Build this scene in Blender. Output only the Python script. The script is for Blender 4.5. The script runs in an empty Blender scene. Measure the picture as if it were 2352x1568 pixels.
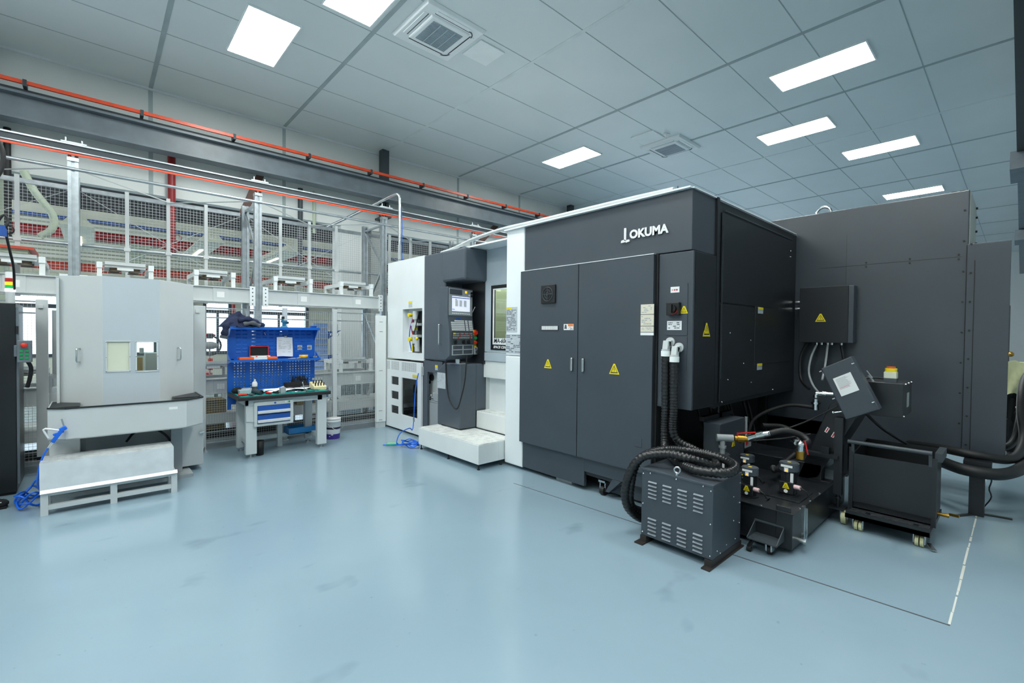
import bpy, math, random
from math import pi, sin, cos, radians as R
from mathutils import Vector as V, Matrix
random.seed(7)
sc = bpy.context.scene
col = sc.collection

# ------------------------------------------------------------------ materials
def lin(h):
    h = h.lstrip('#'); o = []
    for i in (0, 2, 4):
        c = int(h[i:i+2], 16)/255
        o.append(c/12.92 if c <= .04045 else ((c+.055)/1.055)**2.4)
    return (o[0], o[1], o[2], 1)

MATS = {}
def mat(name, hexc, rough=.5, metal=0., var=.08, scale=3., bump=0., bscale=60., emit=0., alpha=1., spec=.5, dark=None):
    """Painted / moulded surface: base colour broken up by noise, optional fine bump."""
    m = bpy.data.materials.new(name); m.use_nodes = True; MATS[name] = m
    nt = m.node_tree; N = nt.nodes; L = nt.links
    b = N['Principled BSDF']
    tc = N.new('ShaderNodeTexCoord'); no = N.new('ShaderNodeTexNoise')
    no.inputs['Scale'].default_value = scale; no.inputs['Detail'].default_value = 4
    L.new(tc.outputs['Object'], no.inputs['Vector'])
    rp = N.new('ShaderNodeValToRGB'); c = lin(hexc)
    lo = tuple(x*(1-var) for x in c[:3])+(1,) if dark is None else lin(dark)
    hi = tuple(min(1, x*(1+var)) for x in c[:3])+(1,)
    rp.color_ramp.elements[0].position = .3; rp.color_ramp.elements[0].color = lo
    rp.color_ramp.elements[1].position = .7; rp.color_ramp.elements[1].color = hi
    L.new(no.outputs['Fac'], rp.inputs['Fac']); L.new(rp.outputs['Color'], b.inputs['Base Color'])
    b.inputs['Roughness'].default_value = rough; b.inputs['Metallic'].default_value = metal
    b.inputs['Specular IOR Level'].default_value = spec
    if bump:
        n2 = N.new('ShaderNodeTexNoise'); n2.inputs['Scale'].default_value = bscale
        bp = N.new('ShaderNodeBump'); bp.inputs['Strength'].default_value = bump; bp.inputs['Distance'].default_value = .01
        L.new(tc.outputs['Object'], n2.inputs['Vector']); L.new(n2.outputs['Fac'], bp.inputs['Height']); L.new(bp.outputs['Normal'], b.inputs['Normal'])
    if emit:
        b.inputs['Emission Color'].default_value = c; b.inputs['Emission Strength'].default_value = emit
    if alpha < 1:
        b.inputs['Alpha'].default_value = alpha
    return m

mat('dark_grey_paint', '#3e464e', .42, var=.05, bump=.02, bscale=300)
mat('hood_grey_paint', '#4c555e', .45, var=.05)
mat('black_paint', '#1d2125', .34, var=.1, bump=.02, bscale=250)
mat('cover_black', '#3b4249', .30, var=.12, scale=1.2, bump=.015, bscale=120)
mat('deep_black', '#0d0f11', .5)
mat('white_paint', '#e4eaec', .35, var=.02)
mat('white_step', '#e2e7e6', .45, var=.04, bump=.02)
mat('pale_blue_grey', '#aebbc4', .38, var=.04)
mat('light_grey', '#c3c9ca', .42, var=.03)
mat('mid_grey', '#9aa1a4', .45, var=.05)
mat('loader_grey', '#c3c8c9', .4, var=.02)
mat('loader_blue_grey', '#b3bdc4', .4, var=.02)
mat('galvanised', '#b4bdc2', .32, .75, var=.14, scale=14)
mat('steel', '#c9ced0', .25, 1., var=.08, scale=10)
mat('aluminium', '#e0e4e6', .34, .3, var=.06, scale=9, bump=.06, bscale=25)
mat('chrome', '#dfe3e4', .12, 1., var=.03)
mat('brass', '#b38a3a', .3, .9, var=.12)
mat('brown_disc', '#6b5b45', .5, .3)
mat('rubber', '#121416', .55, var=.2)
mat('hose_black', '#1a1c1e', .28, var=.1)
mat('cream_wheel', '#c9c79a', .5)
mat('blue_paint', '#0a60c4', .38, var=.05)
mat('blue_drawer', '#1c55a8', .38, var=.05)
mat('blue_tray', '#1f6ea8', .35, var=.08)
mat('blue_hose', '#1565d8', .35)
mat('teal_mat', '#0f8f86', .5, var=.1)
mat('vise_teal', '#1a6f93', .4)
mat('bench_grey', '#c3cbcc', .45, var=.03)
mat('edge_black', '#1d2123', .5)
mat('orange', '#f7641c', .4)
mat('rail_orange', '#e8502a', .35, var=.12, scale=6)
mat('red', '#c8201c', .4)
mat('red_button', '#e23a2a', .3)
mat('green_button', '#129a58', .3)
mat('lime', '#63e02f', .4)
mat('yellow', '#e9d51a', .45)
mat('tape_yellow', '#e0a70f', .4)
mat('pipe_red', '#8f1f22', .42, var=.15, scale=5)
mat('beam_red', '#b9432f', .5, var=.15, scale=5)
mat('conduit_blue', '#1f4f9c', .5)
mat('brown_steel', '#5a4038', .6, var=.15)
mat('crane_grey', '#6d7880', .4, var=.12, scale=4, bump=.05, bscale=20)
mat('crane_dark', '#3b444a', .5)
mat('wall_white', '#dde2e0', .7, var=.03, scale=1)
mat('far_cream', '#cdd2bf', .7, var=.05)
mat('far_green', '#bac7b0', .65, var=.05)
mat('roof_dark', '#3c4245', .8, var=.2)
mat('concrete_grey', '#a3a9a6', .7, var=.08)
mat('paper', '#e9ebee', .7, var=.03)
mat('paper_grey', '#b9c1c7', .6, var=.1, scale=40)
mat('ink', '#4b525c', .6)
mat('label_white', '#e8eaea', .5, var=.02)
mat('label_cream', '#d8d2c0', .5, var=.04)
mat('label_orange', '#ef7d25', .5)
mat('label_red', '#c0283a', .5)
mat('jacket_navy', '#1a2442', .9, var=.25, scale=9, bump=.3, bscale=30)
mat('jacket_grey', '#4d5258', .9, var=.2)
mat('black_cloth', '#131417', .9, var=.3, bump=.3)
mat('cardboard', '#8d7a52', .8, var=.15)
mat('beige_cloth', '#cfd3a6', .85, var=.08, bump=.15, bscale=12)
mat('skin_tone', '#b98a6c', .5)
mat('green_cloth', '#12604a', .85, var=.1)
mat('trouser_black', '#111216', .85)
mat('purple', '#3c2a86', .45)
mat('plastic_clear', '#c4d0d4', .25, var=.05)
mat('foam_black', '#17191b', .9)
mat('sand_block', '#d9cfa4', .7, var=.05)
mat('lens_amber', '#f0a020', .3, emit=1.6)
mat('lens_orange', '#c8531f', .3, emit=.1)
mat('lens_red', '#a31812', .3, emit=.2)
mat('lens_green', '#18a24a', .3, emit=.6)
mat('lens_white', '#f4ecff', .3, emit=5)
mat('led_panel', '#fcfffb', .4, var=0, emit=38)
mat('pale_blue', '#86aeec', .5)
mat('foot_dark', '#2b2624', .5)
mat('added_work_lamp', '#eef3dc', .4, emit=12)
mat('lamp_glow', '#fff6dc', .4, emit=9)
mat('pink_plug', '#d8b7b9', .5)
mat('grille_grey', '#98a6ad', .5)
mat('ac_white', '#f0f5f5', .45, var=.02)
mat('pale_panel', '#f2f7f6', .5, var=.03)
mat('seam_dark', '#a3b1b3', .6)
mat('seam_light', '#dde6e6', .5)
mat('floor_crack', '#3f474b', .7)
mat('floor_chalk', '#c9ccc4', .7)

def glass(name, tint, mixf, rough=.02):
    m = bpy.data.materials.new(name); m.use_nodes = True; MATS[name] = m
    nt = m.node_tree; N = nt.nodes; L = nt.links; N.remove(N['Principled BSDF'])
    t = N.new('ShaderNodeBsdfTransparent'); t.inputs[0].default_value = lin(tint)
    g = N.new('ShaderNodeBsdfGlossy'); g.inputs['Roughness'].default_value = rough
    mx = N.new('ShaderNodeMixShader'); mx.inputs[0].default_value = mixf
    L.new(t.outputs[0], mx.inputs[1]); L.new(g.outputs[0], mx.inputs[2]); L.new(mx.outputs[0], N['Material Output'].inputs[0])
glass('window_glass', '#eef6fb', .06)
glass('door_glass', '#e9eedd', .10)
glass('tint_glass', '#6f7d85', .10)
glass('clear_poly', '#e6efec', .08)

def floor_mat():
    m = bpy.data.materials.new('epoxy_floor'); m.use_nodes = True; MATS['epoxy_floor'] = m
    nt = m.node_tree; N = nt.nodes; L = nt.links; b = N['Principled BSDF']
    tc = N.new('ShaderNodeTexCoord')
    def noise(s, d=3, r=.5, sx=1, sy=1):
        mp = N.new('ShaderNodeMapping'); mp.inputs['Scale'].default_value = (sx, sy, 1)
        n = N.new('ShaderNodeTexNoise'); n.inputs['Scale'].default_value = s; n.inputs['Detail'].default_value = d; n.inputs['Roughness'].default_value = r
        L.new(tc.outputs['Object'], mp.inputs[0]); L.new(mp.outputs[0], n.inputs['Vector']); return n
    def ramp(src, p0, c0, p1, c1):
        r = N.new('ShaderNodeValToRGB'); r.color_ramp.elements[0].position = p0; r.color_ramp.elements[0].color = c0
        r.color_ramp.elements[1].position = p1; r.color_ramp.elements[1].color = c1; L.new(src.outputs['Fac'], r.inputs['Fac']); return r
    base = ramp(noise(.5, 4), .3, lin('#8299a7'), .7, lin('#8aa1ae'))
    smudge = ramp(noise(1.6, 3, .5, 1.0, 1.6), .66, (1, 1, 1, 1), .76, (.74, .76, .78, 1))
    speck = ramp(noise(22, 2), .74, (1, 1, 1, 1), .79, (.82, .84, .86, 1))
    m1 = N.new('ShaderNodeMixRGB'); m1.blend_type = 'MULTIPLY'; m1.inputs[0].default_value = 1
    m2 = N.new('ShaderNodeMixRGB'); m2.blend_type = 'MULTIPLY'; m2.inputs[0].default_value = 1
    L.new(base.outputs[0], m1.inputs[1]); L.new(smudge.outputs[0], m1.inputs[2])
    L.new(m1.outputs[0], m2.inputs[1]); L.new(speck.outputs[0], m2.inputs[2]); L.new(m2.outputs[0], b.inputs['Base Color'])
    b.inputs['Roughness'].default_value = .15
    bn = noise(5, 2); bp = N.new('ShaderNodeBump'); bp.inputs['Strength'].default_value = .05; bp.inputs['Distance'].default_value = .02
    L.new(bn.outputs['Fac'], bp.inputs['Height']); L.new(bp.outputs['Normal'], b.inputs['Normal'])
    b.inputs['Specular IOR Level'].default_value = .6
floor_mat()

def tread_mat(name, hexc, metal, rough, scale):
    """Chequer / tear plate: crossed wave bump."""
    m = bpy.data.materials.new(name); m.use_nodes = True; MATS[name] = m
    nt = m.node_tree; N = nt.nodes; L = nt.links; b = N['Principled BSDF']
    tc = N.new('ShaderNodeTexCoord'); mp = N.new('ShaderNodeMapping'); mp.inputs['Rotation'].default_value = (0, 0, R(45))
    L.new(tc.outputs['Object'], mp.inputs[0])
    ck = N.new('ShaderNodeTexChecker'); ck.inputs['Scale'].default_value = scale
    w = N.new('ShaderNodeTexWave'); w.inputs['Scale'].default_value = scale*.32; w.bands_direction = 'X'
    w2 = N.new('ShaderNodeTexWave'); w2.inputs['Scale'].default_value = scale*.32; w2.bands_direction = 'Y'
    for q in (ck, w, w2): L.new(mp.outputs[0], q.inputs['Vector'])
    mx = N.new('ShaderNodeMixRGB'); L.new(ck.outputs['Fac'], mx.inputs[0]); L.new(w.outputs['Fac'], mx.inputs[1]); L.new(w2.outputs['Fac'], mx.inputs[2])
    no = N.new('ShaderNodeTexNoise'); no.inputs['Scale'].default_value = 12
    L.new(tc.outputs['Object'], no.inputs['Vector'])
    rp = N.new('ShaderNodeValToRGB'); c = lin(hexc); rp.color_ramp.elements[0].color = tuple(x*.72 for x in c[:3])+(1,); rp.color_ramp.elements[1].color = c
    rp.color_ramp.elements[0].position = .3; rp.color_ramp.elements[1].position = .6
    L.new(no.outputs['Fac'], rp.inputs['Fac']); L.new(rp.outputs[0], b.inputs['Base Color'])
    bp = N.new('ShaderNodeBump'); bp.inputs['Strength'].default_value = .55; bp.inputs['Distance'].default_value = .006
    L.new(mx.outputs[0], bp.inputs['Height']); L.new(bp.outputs['Normal'], b.inputs['Normal'])
    b.inputs['Metallic'].default_value = metal; b.inputs['Roughness'].default_value = rough
tread_mat('tread_aluminium', '#dde2e3', .35, .34, 30)
tread_mat('tread_white', '#e0e4e2', 0., .4, 34)
tread_mat('tread_black', '#4a4e52', .5, .35, 28)

def ceiling_mat():
    m = bpy.data.materials.new('ceiling_panel'); m.use_nodes = True; MATS['ceiling_panel'] = m
    nt = m.node_tree; N = nt.nodes; L = nt.links; b = N['Principled BSDF']
    tc = N.new('ShaderNodeTexCoord'); n = N.new('ShaderNodeTexNoise'); n.inputs['Scale'].default_value = .6; n.inputs['Detail'].default_value = 3
    L.new(tc.outputs['Object'], n.inputs['Vector'])
    rp = N.new('ShaderNodeValToRGB'); rp.color_ramp.elements[0].position = .3; rp.color_ramp.elements[0].color = lin('#dbe4e4')
    rp.color_ramp.elements[1].position = .7; rp.color_ramp.elements[1].color = lin('#e3ebeb')
    L.new(n.outputs['Fac'], rp.inputs['Fac']); L.new(rp.outputs[0], b.inputs['Base Color'])
    b.inputs['Roughness'].default_value = .36
    bp = N.new('ShaderNodeBump'); bp.inputs['Strength'].default_value = .06; bp.inputs['Distance'].default_value = .05
    L.new(n.outputs['Fac'], bp.inputs['Height']); L.new(bp.outputs['Normal'], b.inputs['Normal'])
ceiling_mat()

def corr_mat(name, c0, c1, scale):
    m = bpy.data.materials.new(name); m.use_nodes = True; MATS[name] = m
    nt = m.node_tree; N = nt.nodes; L = nt.links; b = N['Principled BSDF']
    tc = N.new('ShaderNodeTexCoord'); w = N.new('ShaderNodeTexWave'); w.bands_direction = 'Z'; w.inputs['Scale'].default_value = scale
    L.new(tc.outputs['Object'], w.inputs['Vector']); rp = N.new('ShaderNodeValToRGB')
    rp.color_ramp.elements[0].color = lin(c0); rp.color_ramp.elements[1].color = lin(c1); rp.color_ramp.elements[0].position = .2; rp.color_ramp.elements[1].position = .5
    L.new(w.outputs['Fac'], rp.inputs['Fac']); L.new(rp.outputs[0], b.inputs['Base Color']); b.inputs['Roughness'].default_value = .6
corr_mat('corrugated_cream', '#8f998a', '#ccd3c1', 3.2)

# ------------------------------------------------------------------ mesh builder
class MB:
    def __init__(s): s.v = []; s.f = []; s.sm = []; s.m = Matrix()
    def add(s, vs, fs, smooth=False):
        o = len(s.v); s.v += [s.m @ V(p) for p in vs]
        for q in fs: s.f.append([o+i for i in q]); s.sm.append(smooth)
        return s
    def box(s, x0, x1, y0, y1, z0, z1):
        vs = [(x, y, z) for z in (z0, z1) for y in (y0, y1) for x in (x0, x1)]
        return s.add(vs, [(0, 2, 3, 1), (4, 5, 7, 6), (0, 1, 5, 4), (2, 6, 7, 3), (0, 4, 6, 2), (1, 3, 7, 5)])
    def frustum(s, a, za, b, zb):   # a,b: (x0,x1,y0,y1)
        vs = [(x, y, za) for y in a[2:] for x in a[:2]]+[(x, y, zb) for y in b[2:] for x in b[:2]]
        return s.add(vs, [(0, 2, 3, 1), (4, 5, 7, 6), (0, 1, 5, 4), (2, 6, 7, 3), (0, 4, 6, 2), (1, 3, 7, 5)])
    def bar(s, p, q, w, h=None, up=(0, 0, 1)):
        p = V(p); q = V(q); h = h or w; d = (q-p).normalized(); u = V(up)
        if abs(d.dot(u)) > .98: u = V((0, 1, 0))
        a = d.cross(u).normalized(); b = a.cross(d)
        vs = [c+a*i*w/2+b*j*h/2 for c in (p, q) for j in (-1, 1) for i in (-1, 1)]
        return s.add(vs, [(0, 1, 3, 2), (4, 6, 7, 5), (0, 4, 5, 1), (2, 3, 7, 6), (0, 2, 6, 4), (1, 5, 7, 3)])
    def cyl(s, p, q, r, n=16, r2=None, caps=True):
        p = V(p); q = V(q); r2 = r if r2 is None else r2; d = (q-p).normalized()
        u = V((0, 0, 1)) if abs(d.z) < .9 else V((1, 0, 0)); a = d.cross(u).normalized(); b = a.cross(d)
        vs = [c+(a*cos(t)+b*sin(t))*rr for c, rr in ((p, r), (q, r2)) for t in [2*pi*k/n for k in range(n)]]
        s.add(vs, [(k, n+k, n+(k+1) % n, (k+1) % n) for k in range(n)], True)
        if caps: s.add(vs, [tuple(range(n)), tuple(range(2*n-1, n-1, -1))])
        return s
    def tube(s, pts, r, n=8, rf=None, caps=True):
        pts = [V(p) for p in pts]; N = len(pts); a = None; vs = []
        for i, p in enumerate(pts):
            d = (pts[min(i+1, N-1)]-pts[max(i-1, 0)]).normalized()
            if a is None:
                u = V((0, 0, 1)) if abs(d.z) < .9 else V((1, 0, 0)); a = d.cross(u).normalized()
            else: a = (a-d*a.dot(d)).normalized()
            b = d.cross(a); rr = rf(i) if rf else r
            vs += [p+(a*cos(t)+b*sin(t))*rr for t in [2*pi*k/n for k in range(n)]]
        fs = [(i*n+k, i*n+(k+1) % n, (i+1)*n+(k+1) % n, (i+1)*n+k) for i in range(N-1) for k in range(n)]
        s.add(vs, fs, True)
        if caps: s.add(vs, [tuple(range(n-1, -1, -1)), tuple(range((N-1)*n, N*n))])
        return s
    def prism(s, poly, vec):
        n = len(poly); vec = V(vec); a = [V(p) for p in poly]; vs = a+[p+vec for p in a]
        return s.add(vs, [tuple(range(n-1, -1, -1)), tuple(range(n, 2*n))]+[(k, (k+1) % n, n+(k+1) % n, n+k) for k in range(n)])
    def quad(s, *p): return s.add(p, [tuple(range(len(p)))])
    def torus(s, c, ax, RR, r, n=28, k=8, a0=0, a1=2*pi):
        c = V(c); ax = V(ax).normalized(); u = V((0, 0, 1)) if abs(ax.z) < .9 else V((1, 0, 0)); a = ax.cross(u).normalized(); b = ax.cross(a)
        full = abs(a1-a0-2*pi) < 1e-6; m = n if full else n+1; vs = []
        for i in range(m):
            t = a0+(a1-a0)*i/n; d = a*cos(t)+b*sin(t)
            vs += [c+d*(RR+r*cos(w))+ax*r*sin(w) for w in [2*pi*j/k for j in range(k)]]
        return s.add(vs, [(i*k+j, ((i+1) % m)*k+j, ((i+1) % m)*k+(j+1) % k, i*k+(j+1) % k) for i in range(n if not full else m) for j in range(k)], True)
    def ball(s, c, r, n=12, sz=(1, 1, 1)):
        c = V(c); vs = []; fs = []; h = n//2
        for i in range(h+1):
            ph = pi*i/h
            for j in range(n):
                t = 2*pi*j/n; vs.append(c+V((sin(ph)*cos(t)*r*sz[0], sin(ph)*sin(t)*r*sz[1], cos(ph)*r*sz[2])))
        for i in range(h):
            for j in range(n): fs.append((i*n+j, (i+1)*n+j, (i+1)*n+(j+1) % n, i*n+(j+1) % n))
        return s.add(vs, fs, True)
    def lathe(s, c, prof, n=20):
        c = V(c); vs = [c+V((r*cos(2*pi*k/n), r*sin(2*pi*k/n), z)) for r, z in prof for k in range(n)]
        return s.add(vs, [(i*n+k, i*n+(k+1) % n, (i+1)*n+(k+1) % n, (i+1)*n+k) for i in range(len(prof)-1) for k in range(n)], True)
    def holed(s, axis, d0, d1, u0, u1, w0, w1, holes):
        """Plate with rectangular openings. axis 'x': plate in YZ from x=d0 to d1; 'y': in XZ; 'z': in XY."""
        us = sorted({u0, u1, *[h[0] for h in holes], *[h[1] for h in holes]}); ws = sorted({w0, w1, *[h[2] for h in holes], *[h[3] for h in holes]})
        def solid(i, j):
            if not (0 <= i < len(us)-1 and 0 <= j < len(ws)-1): return False
            cu = (us[i]+us[i+1])/2; cw = (ws[j]+ws[j+1])/2
            return not any(h[0] < cu < h[1] and h[2] < cw < h[3] for h in holes)
        def pt(d, u, w): return {'x': (d, u, w), 'y': (u, d, w), 'z': (u, w, d)}[axis]
        for i in range(len(us)-1):
            for j in range(len(ws)-1):
                if not solid(i, j): continue
                a, b, c, d = (us[i], ws[j]), (us[i+1], ws[j]), (us[i+1], ws[j+1]), (us[i], ws[j+1])
                s.quad(*[pt(d0, *q) for q in (a, d, c, b)]); s.quad(*[pt(d1, *q) for q in (a, b, c, d)])
                for (p, q, ni, nj) in ((a, b, i, j-1), (b, c, i+1, j), (c, d, i, j+1), (d, a, i-1, j)):
                    if not solid(ni, nj): s.quad(pt(d0, *p), pt(d0, *q), pt(d1, *q), pt(d1, *p))
        return s

W = {}
def world(o):
    if o is None: return Matrix()
    return W.get(o.name, Matrix())
def mk(name, mb, m, parent=None, bevel=0, base=None, segs=2):
    me = bpy.data.meshes.new(name)
    if parent is not None:
        inv = world(parent).inverted(); vs = [inv @ p for p in mb.v]; org = None
    else:
        if base is None:
            xs = [p.x for p in mb.v]; ys = [p.y for p in mb.v]; zs = [p.z for p in mb.v]
            base = V(((min(xs)+max(xs))/2, (min(ys)+max(ys))/2, min(zs)))
        org = V(base); vs = [p-org for p in mb.v]
    me.from_pydata([tuple(p) for p in vs], [], mb.f)
    me.polygons.foreach_set('use_smooth', mb.sm); me.update()
    me.materials.append(MATS[m])
    o = bpy.data.objects.new(name, me); col.objects.link(o)
    if parent is not None: o.parent = parent; W[o.name] = world(parent)
    else: o.location = org; W[o.name] = Matrix.Translation(org)
    if bevel:
        bv = o.modifiers.new('bevel', 'BEVEL'); bv.width = bevel; bv.segments = segs; bv.limit_method = 'ANGLE'; bv.angle_limit = R(40)
        bv.use_clamp_overlap = True
    return o
def tag(o, label, cat, group=None):
    o['label'] = label; o['category'] = cat
    if group: o['group'] = group
    return o
def T(name, label, cat, loc=(0, 0, 0), rz=0, group=None):
    o = bpy.data.objects.new(name, None); col.objects.link(o); o.empty_display_size = .1
    o.location = loc; o.rotation_euler = (0, 0, rz); W[o.name] = Matrix.Translation(V(loc)) @ Matrix.Rotation(rz, 4, 'Z')
    return tag(o, label, cat, group)
def S(name, mb, m, parent=None, **k):
    o = mk(name, mb, m, parent, **k)
    if parent is None: o['kind'] = 'structure'
    return o
def P(name, mb, m, parent, bevel=0, label=None, **k):
    o = mk(name, mb, m, parent, bevel, **k)
    if label: o['label'] = label
    return o
def TH(name, label, cat, mb, m, bevel=0, group=None, **k): return tag(mk(name, mb, m, None, bevel, **k), label, cat, group)
def dup(root, off=(0, 0, 0), label=None, rz=None, name=None):
    def cp(o, par):
        c = o.copy(); col.objects.link(c)
        if par is not None: c.parent = par
        W[c.name] = Matrix.Translation(V(off)) @ world(o)
        for ch in list(o.children): cp(ch, c)
        return c
    r = cp(root, None); r.location = root.location+V(off)
    if rz is not None: r.rotation_euler.z = rz
    if label: r['label'] = label
    return r
def box(*a): return MB().box(*a)
def cyl(*a, **k): return MB().cyl(*a, **k)
def smooth_path(pts, step=.02):
    """Catmull-Rom through the points, resampled at an even step."""
    p = [V(q) for q in pts]; p = [p[0]*2-p[1]]+p+[p[-1]*2-p[-2]]; o = []
    for i in range(1, len(p)-2):
        a, b, c, d = p[i-1:i+3]
        for k in range(40):
            t = k/40; o.append(.5*((2*b)+(c-a)*t+(2*a-5*b+4*c-d)*t*t+(3*b-a-3*c+d)*t*t*t))
    o.append(p[-2]); r = [o[0]]; acc = 0
    for i in range(1, len(o)):
        acc += (o[i]-o[i-1]).length
        if acc >= step: r.append(o[i]); acc = 0
    r.append(o[-1]); return r
def wire(pts, r, n=6, step=.03): return MB().tube(smooth_path(pts, step), r, n)
def text_mesh(txt, size, m4, bold=0., shear=0., spacing=1., ext=.002):
    cu = bpy.data.curves.new('lettering', 'FONT'); cu.body = txt; cu.size = size; cu.offset = bold; cu.shear = shear; cu.extrude = ext; cu.space_character = spacing; cu.resolution_u = 3
    ob = bpy.data.objects.new('lettering', cu); col.objects.link(ob)
    me = bpy.data.meshes.new_from_object(ob.evaluated_get(bpy.context.evaluated_depsgraph_get()))
    mb = MB(); mb.m = m4; mb.add([v.co for v in me.vertices], [list(p.vertices) for p in me.polygons])
    bpy.data.objects.remove(ob); bpy.data.curves.remove(cu); bpy.data.meshes.remove(me); return mb
def frame_x(x, y, z):   # local: text right = -Y, up = +Z, facing -X
    return Matrix(((0, 0, -1, x), (-1, 0, 0, y), (0, 1, 0, z), (0, 0, 0, 1)))
def frame_y(x, y, z):   # text right = +X, up = +Z, facing -Y
    return Matrix(((1, 0, 0, x), (0, 0, -1, y), (0, 1, 0, z), (0, 0, 0, 1)))
def lines_x(x, y0, y1, z0, z1, n, seed, fill=.6):
    """Rows of short dashes standing for print, on a plane facing -X. y1<y0 (reads right)."""
    r = random.Random(seed); mb = MB(); h = (z1-z0)/n
    for i in range(n):
        y = y0; zz = z1-h*(i+.75)
        while y > y1+.004:
            w = min(r.uniform(.01, .05)*abs(y0-y1)/.15, y-y1)
            if r.random() < fill: mb.quad((x, y, zz), (x, y-w*.85, zz), (x, y-w*.85, zz+h*.45), (x, y, zz+h*.45))
            y -= w
    return mb
def lines_y(y, x0, x1, z0, z1, n, seed, fill=.6):
    r = random.Random(seed); mb = MB(); h = (z1-z0)/n
    for i in range(n):
        x = x0; zz = z1-h*(i+.75)
        while x < x1-.004:
            w = min(r.uniform(.01, .05)*abs(x0-x1)/.15, x1-x)
            if r.random() < fill: mb.quad((x, y, zz), (x+w*.85, y, zz), (x+w*.85, y, zz+h*.45), (x, y, zz+h*.45))
            x += w
    return mb
def warn_tri(parent, plane, a, b, z, s, name='warning_label'):
    """Yellow electric-shock triangle. plane 'x': facing -X at x=a, centre y=b; 'y': facing -Y at y=a, centre x=b."""
    def pt(u, w, d): return (a-d, b-u, z+w) if plane == 'x' else (b+u, a-d, z+w)
    def tri(k, d): return [pt(-s/2*k, -s*.43*k, d), pt(s/2*k, -s*.43*k, d), pt(0, s*.43*k, d)]
    o = P(name, MB().prism([pt(-s/2-.008, -s*.43-.006, 0), pt(s/2+.008, -s*.43-.006, 0), pt(.008, s*.43+.008, 0), pt(-.008, s*.43+.008, 0)], V(pt(0, 0, .003))-V(pt(0, 0, 0))), 'yellow', parent, label='yellow triangular electric shock warning label')
    mb = MB(); t = s*.05
    A, B, C = tri(.86, .004); a2, b2, c2 = tri(.66, .004)
    mb.quad(A, B, b2, a2).quad(B, C, c2, b2).quad(C, A, a2, c2)
    for d in [[(.02, .22), (.06, .22), (-.01, .0), (-.05, .0)], [(-.05, .0), (.05, .03), (.04, -.01), (-.04, -.03)], [(.05, .03), (.0, -.26), (.0, -.1), (.01, .0)]]:
        mb.quad(*[pt(u*s, (w-.05)*s, .004) for u, w in d])
    P('lightning_mark', mb, 'deep_black', o)
    return o
# ------------------------------------------------------------------ camera
cam = bpy.data.cameras.new('camera'); camo = bpy.data.objects.new('camera', cam); col.objects.link(camo)
FPX, YAW, PIT, ROL = 1059.72, R(47.79934), R(1.043243), R(.55897)
cam.sensor_fit = 'HORIZONTAL'; cam.sensor_width = 36; cam.lens = FPX*36/2352; cam.clip_start = .05; cam.clip_end = 200
fx = V((sin(YAW), cos(YAW), 0)); rx = V((cos(YAW), -sin(YAW), 0))
# camera-space axes (x right, y down, z forward) of the world axes: e1 = +X, e2 = +Y, up = +Z
def cam_axes():
    Rx = Matrix(((1, 0, 0), (0, cos(PIT), -sin(PIT)), (0, sin(PIT), cos(PIT))))
    Rz = Matrix(((cos(ROL), -sin(ROL), 0), (sin(ROL), cos(ROL), 0), (0, 0, 1)))
    M = Rz @ Rx
    return M @ V((sin(YAW), 0, cos(YAW))), M @ V((-cos(YAW), 0, sin(YAW))), M @ V((0, -1, 0))
c1, c2, c3 = cam_axes()
right = V((c1.x, c2.x, c3.x)); down = V((c1.y, c2.y, c3.y)); fwd = V((c1.z, c2.z, c3.z))
camo.matrix_world = Matrix((( right.x, -down.x, -fwd.x, 0), (right.y, -down.y, -fwd.y, 0), (right.z, -down.z, -fwd.z, 1.6), (0, 0, 0, 1)))
sc.camera = camo
sc.view_settings.view_transform = 'Standard'; sc.view_settings.look = 'None'
sc.view_settings.exposure = 0.0; sc.view_settings.gamma = 1.0
sc.cycles.use_denoising = True; sc.cycles.max_bounces = 6; sc.cycles.diffuse_bounces = 4; sc.cycles.transparent_max_bounces = 24
sc.cycles.sample_clamp_indirect = 6; sc.cycles.caustics_reflective = False; sc.cycles.caustics_refractive = False

w = bpy.data.worlds.new('daylight'); sc.world = w; w.use_nodes = True
bg = w.node_tree.nodes['Background']; bg.inputs[0].default_value = (.88, .95, 1., 1); bg.inputs[1].default_value = 3.4

# ------------------------------------------------------------------ room shell
CZ = 5.6; XW0, XW1, YW0, YW1 = -5., 31.6, -4.5, 9.8
S('floor', box(XW0, XW1, YW0, 16.3, -.1, 0), 'epoxy_floor')
S('ceiling', box(XW0, XW1, YW0, YW1+.2, CZ, CZ+.15), 'ceiling_panel')
mb = MB()
for i, x in enumerate((.72, 2.79, 4.82, 6.96, 9.12, 11.2, 13.2, 15.35, 17.85, 20.47, 23.1, 25.8)):
    S('trim_%d' % (i+1), box(x-.028, x+.028, YW0, YW1, CZ-.006, CZ+.01), 'seam_light' if i in (2, 5) else 'seam_dark')
for i, y in enumerate([1.05+.97*k for k in range(-5, 10)]):
    S('trim_%d' % (i+21), box(XW0, XW1, y-.006, y+.006, CZ-.003, CZ+.01), 'seam_dark')
S('wall_left', box(XW0, XW1, 9.8, 9.98, 3.86, CZ), 'wall_white')
mb = MB()
for x in (.72, 2.79, 4.82, 6.96, 9.12): mb.box(x-.03, x+.03, 9.795, 9.81, 3.86, CZ)
S('trim_40', mb, 'seam_dark')
S('trim_41', box(XW0, XW1, 9.76, 9.80, 5.565, 5.6), 'white_paint')
S('wall_end', box(31.6, 31.8, YW0, 16.3, 0, CZ), 'wall_white')
S('wall_right', box(XW0, XW1, -4.7, -4.5, 0, CZ), 'wall_white')
S('wall_rear', box(-5.2, -5., -4.7, 9.8, 0, CZ), 'wall_white')
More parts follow.
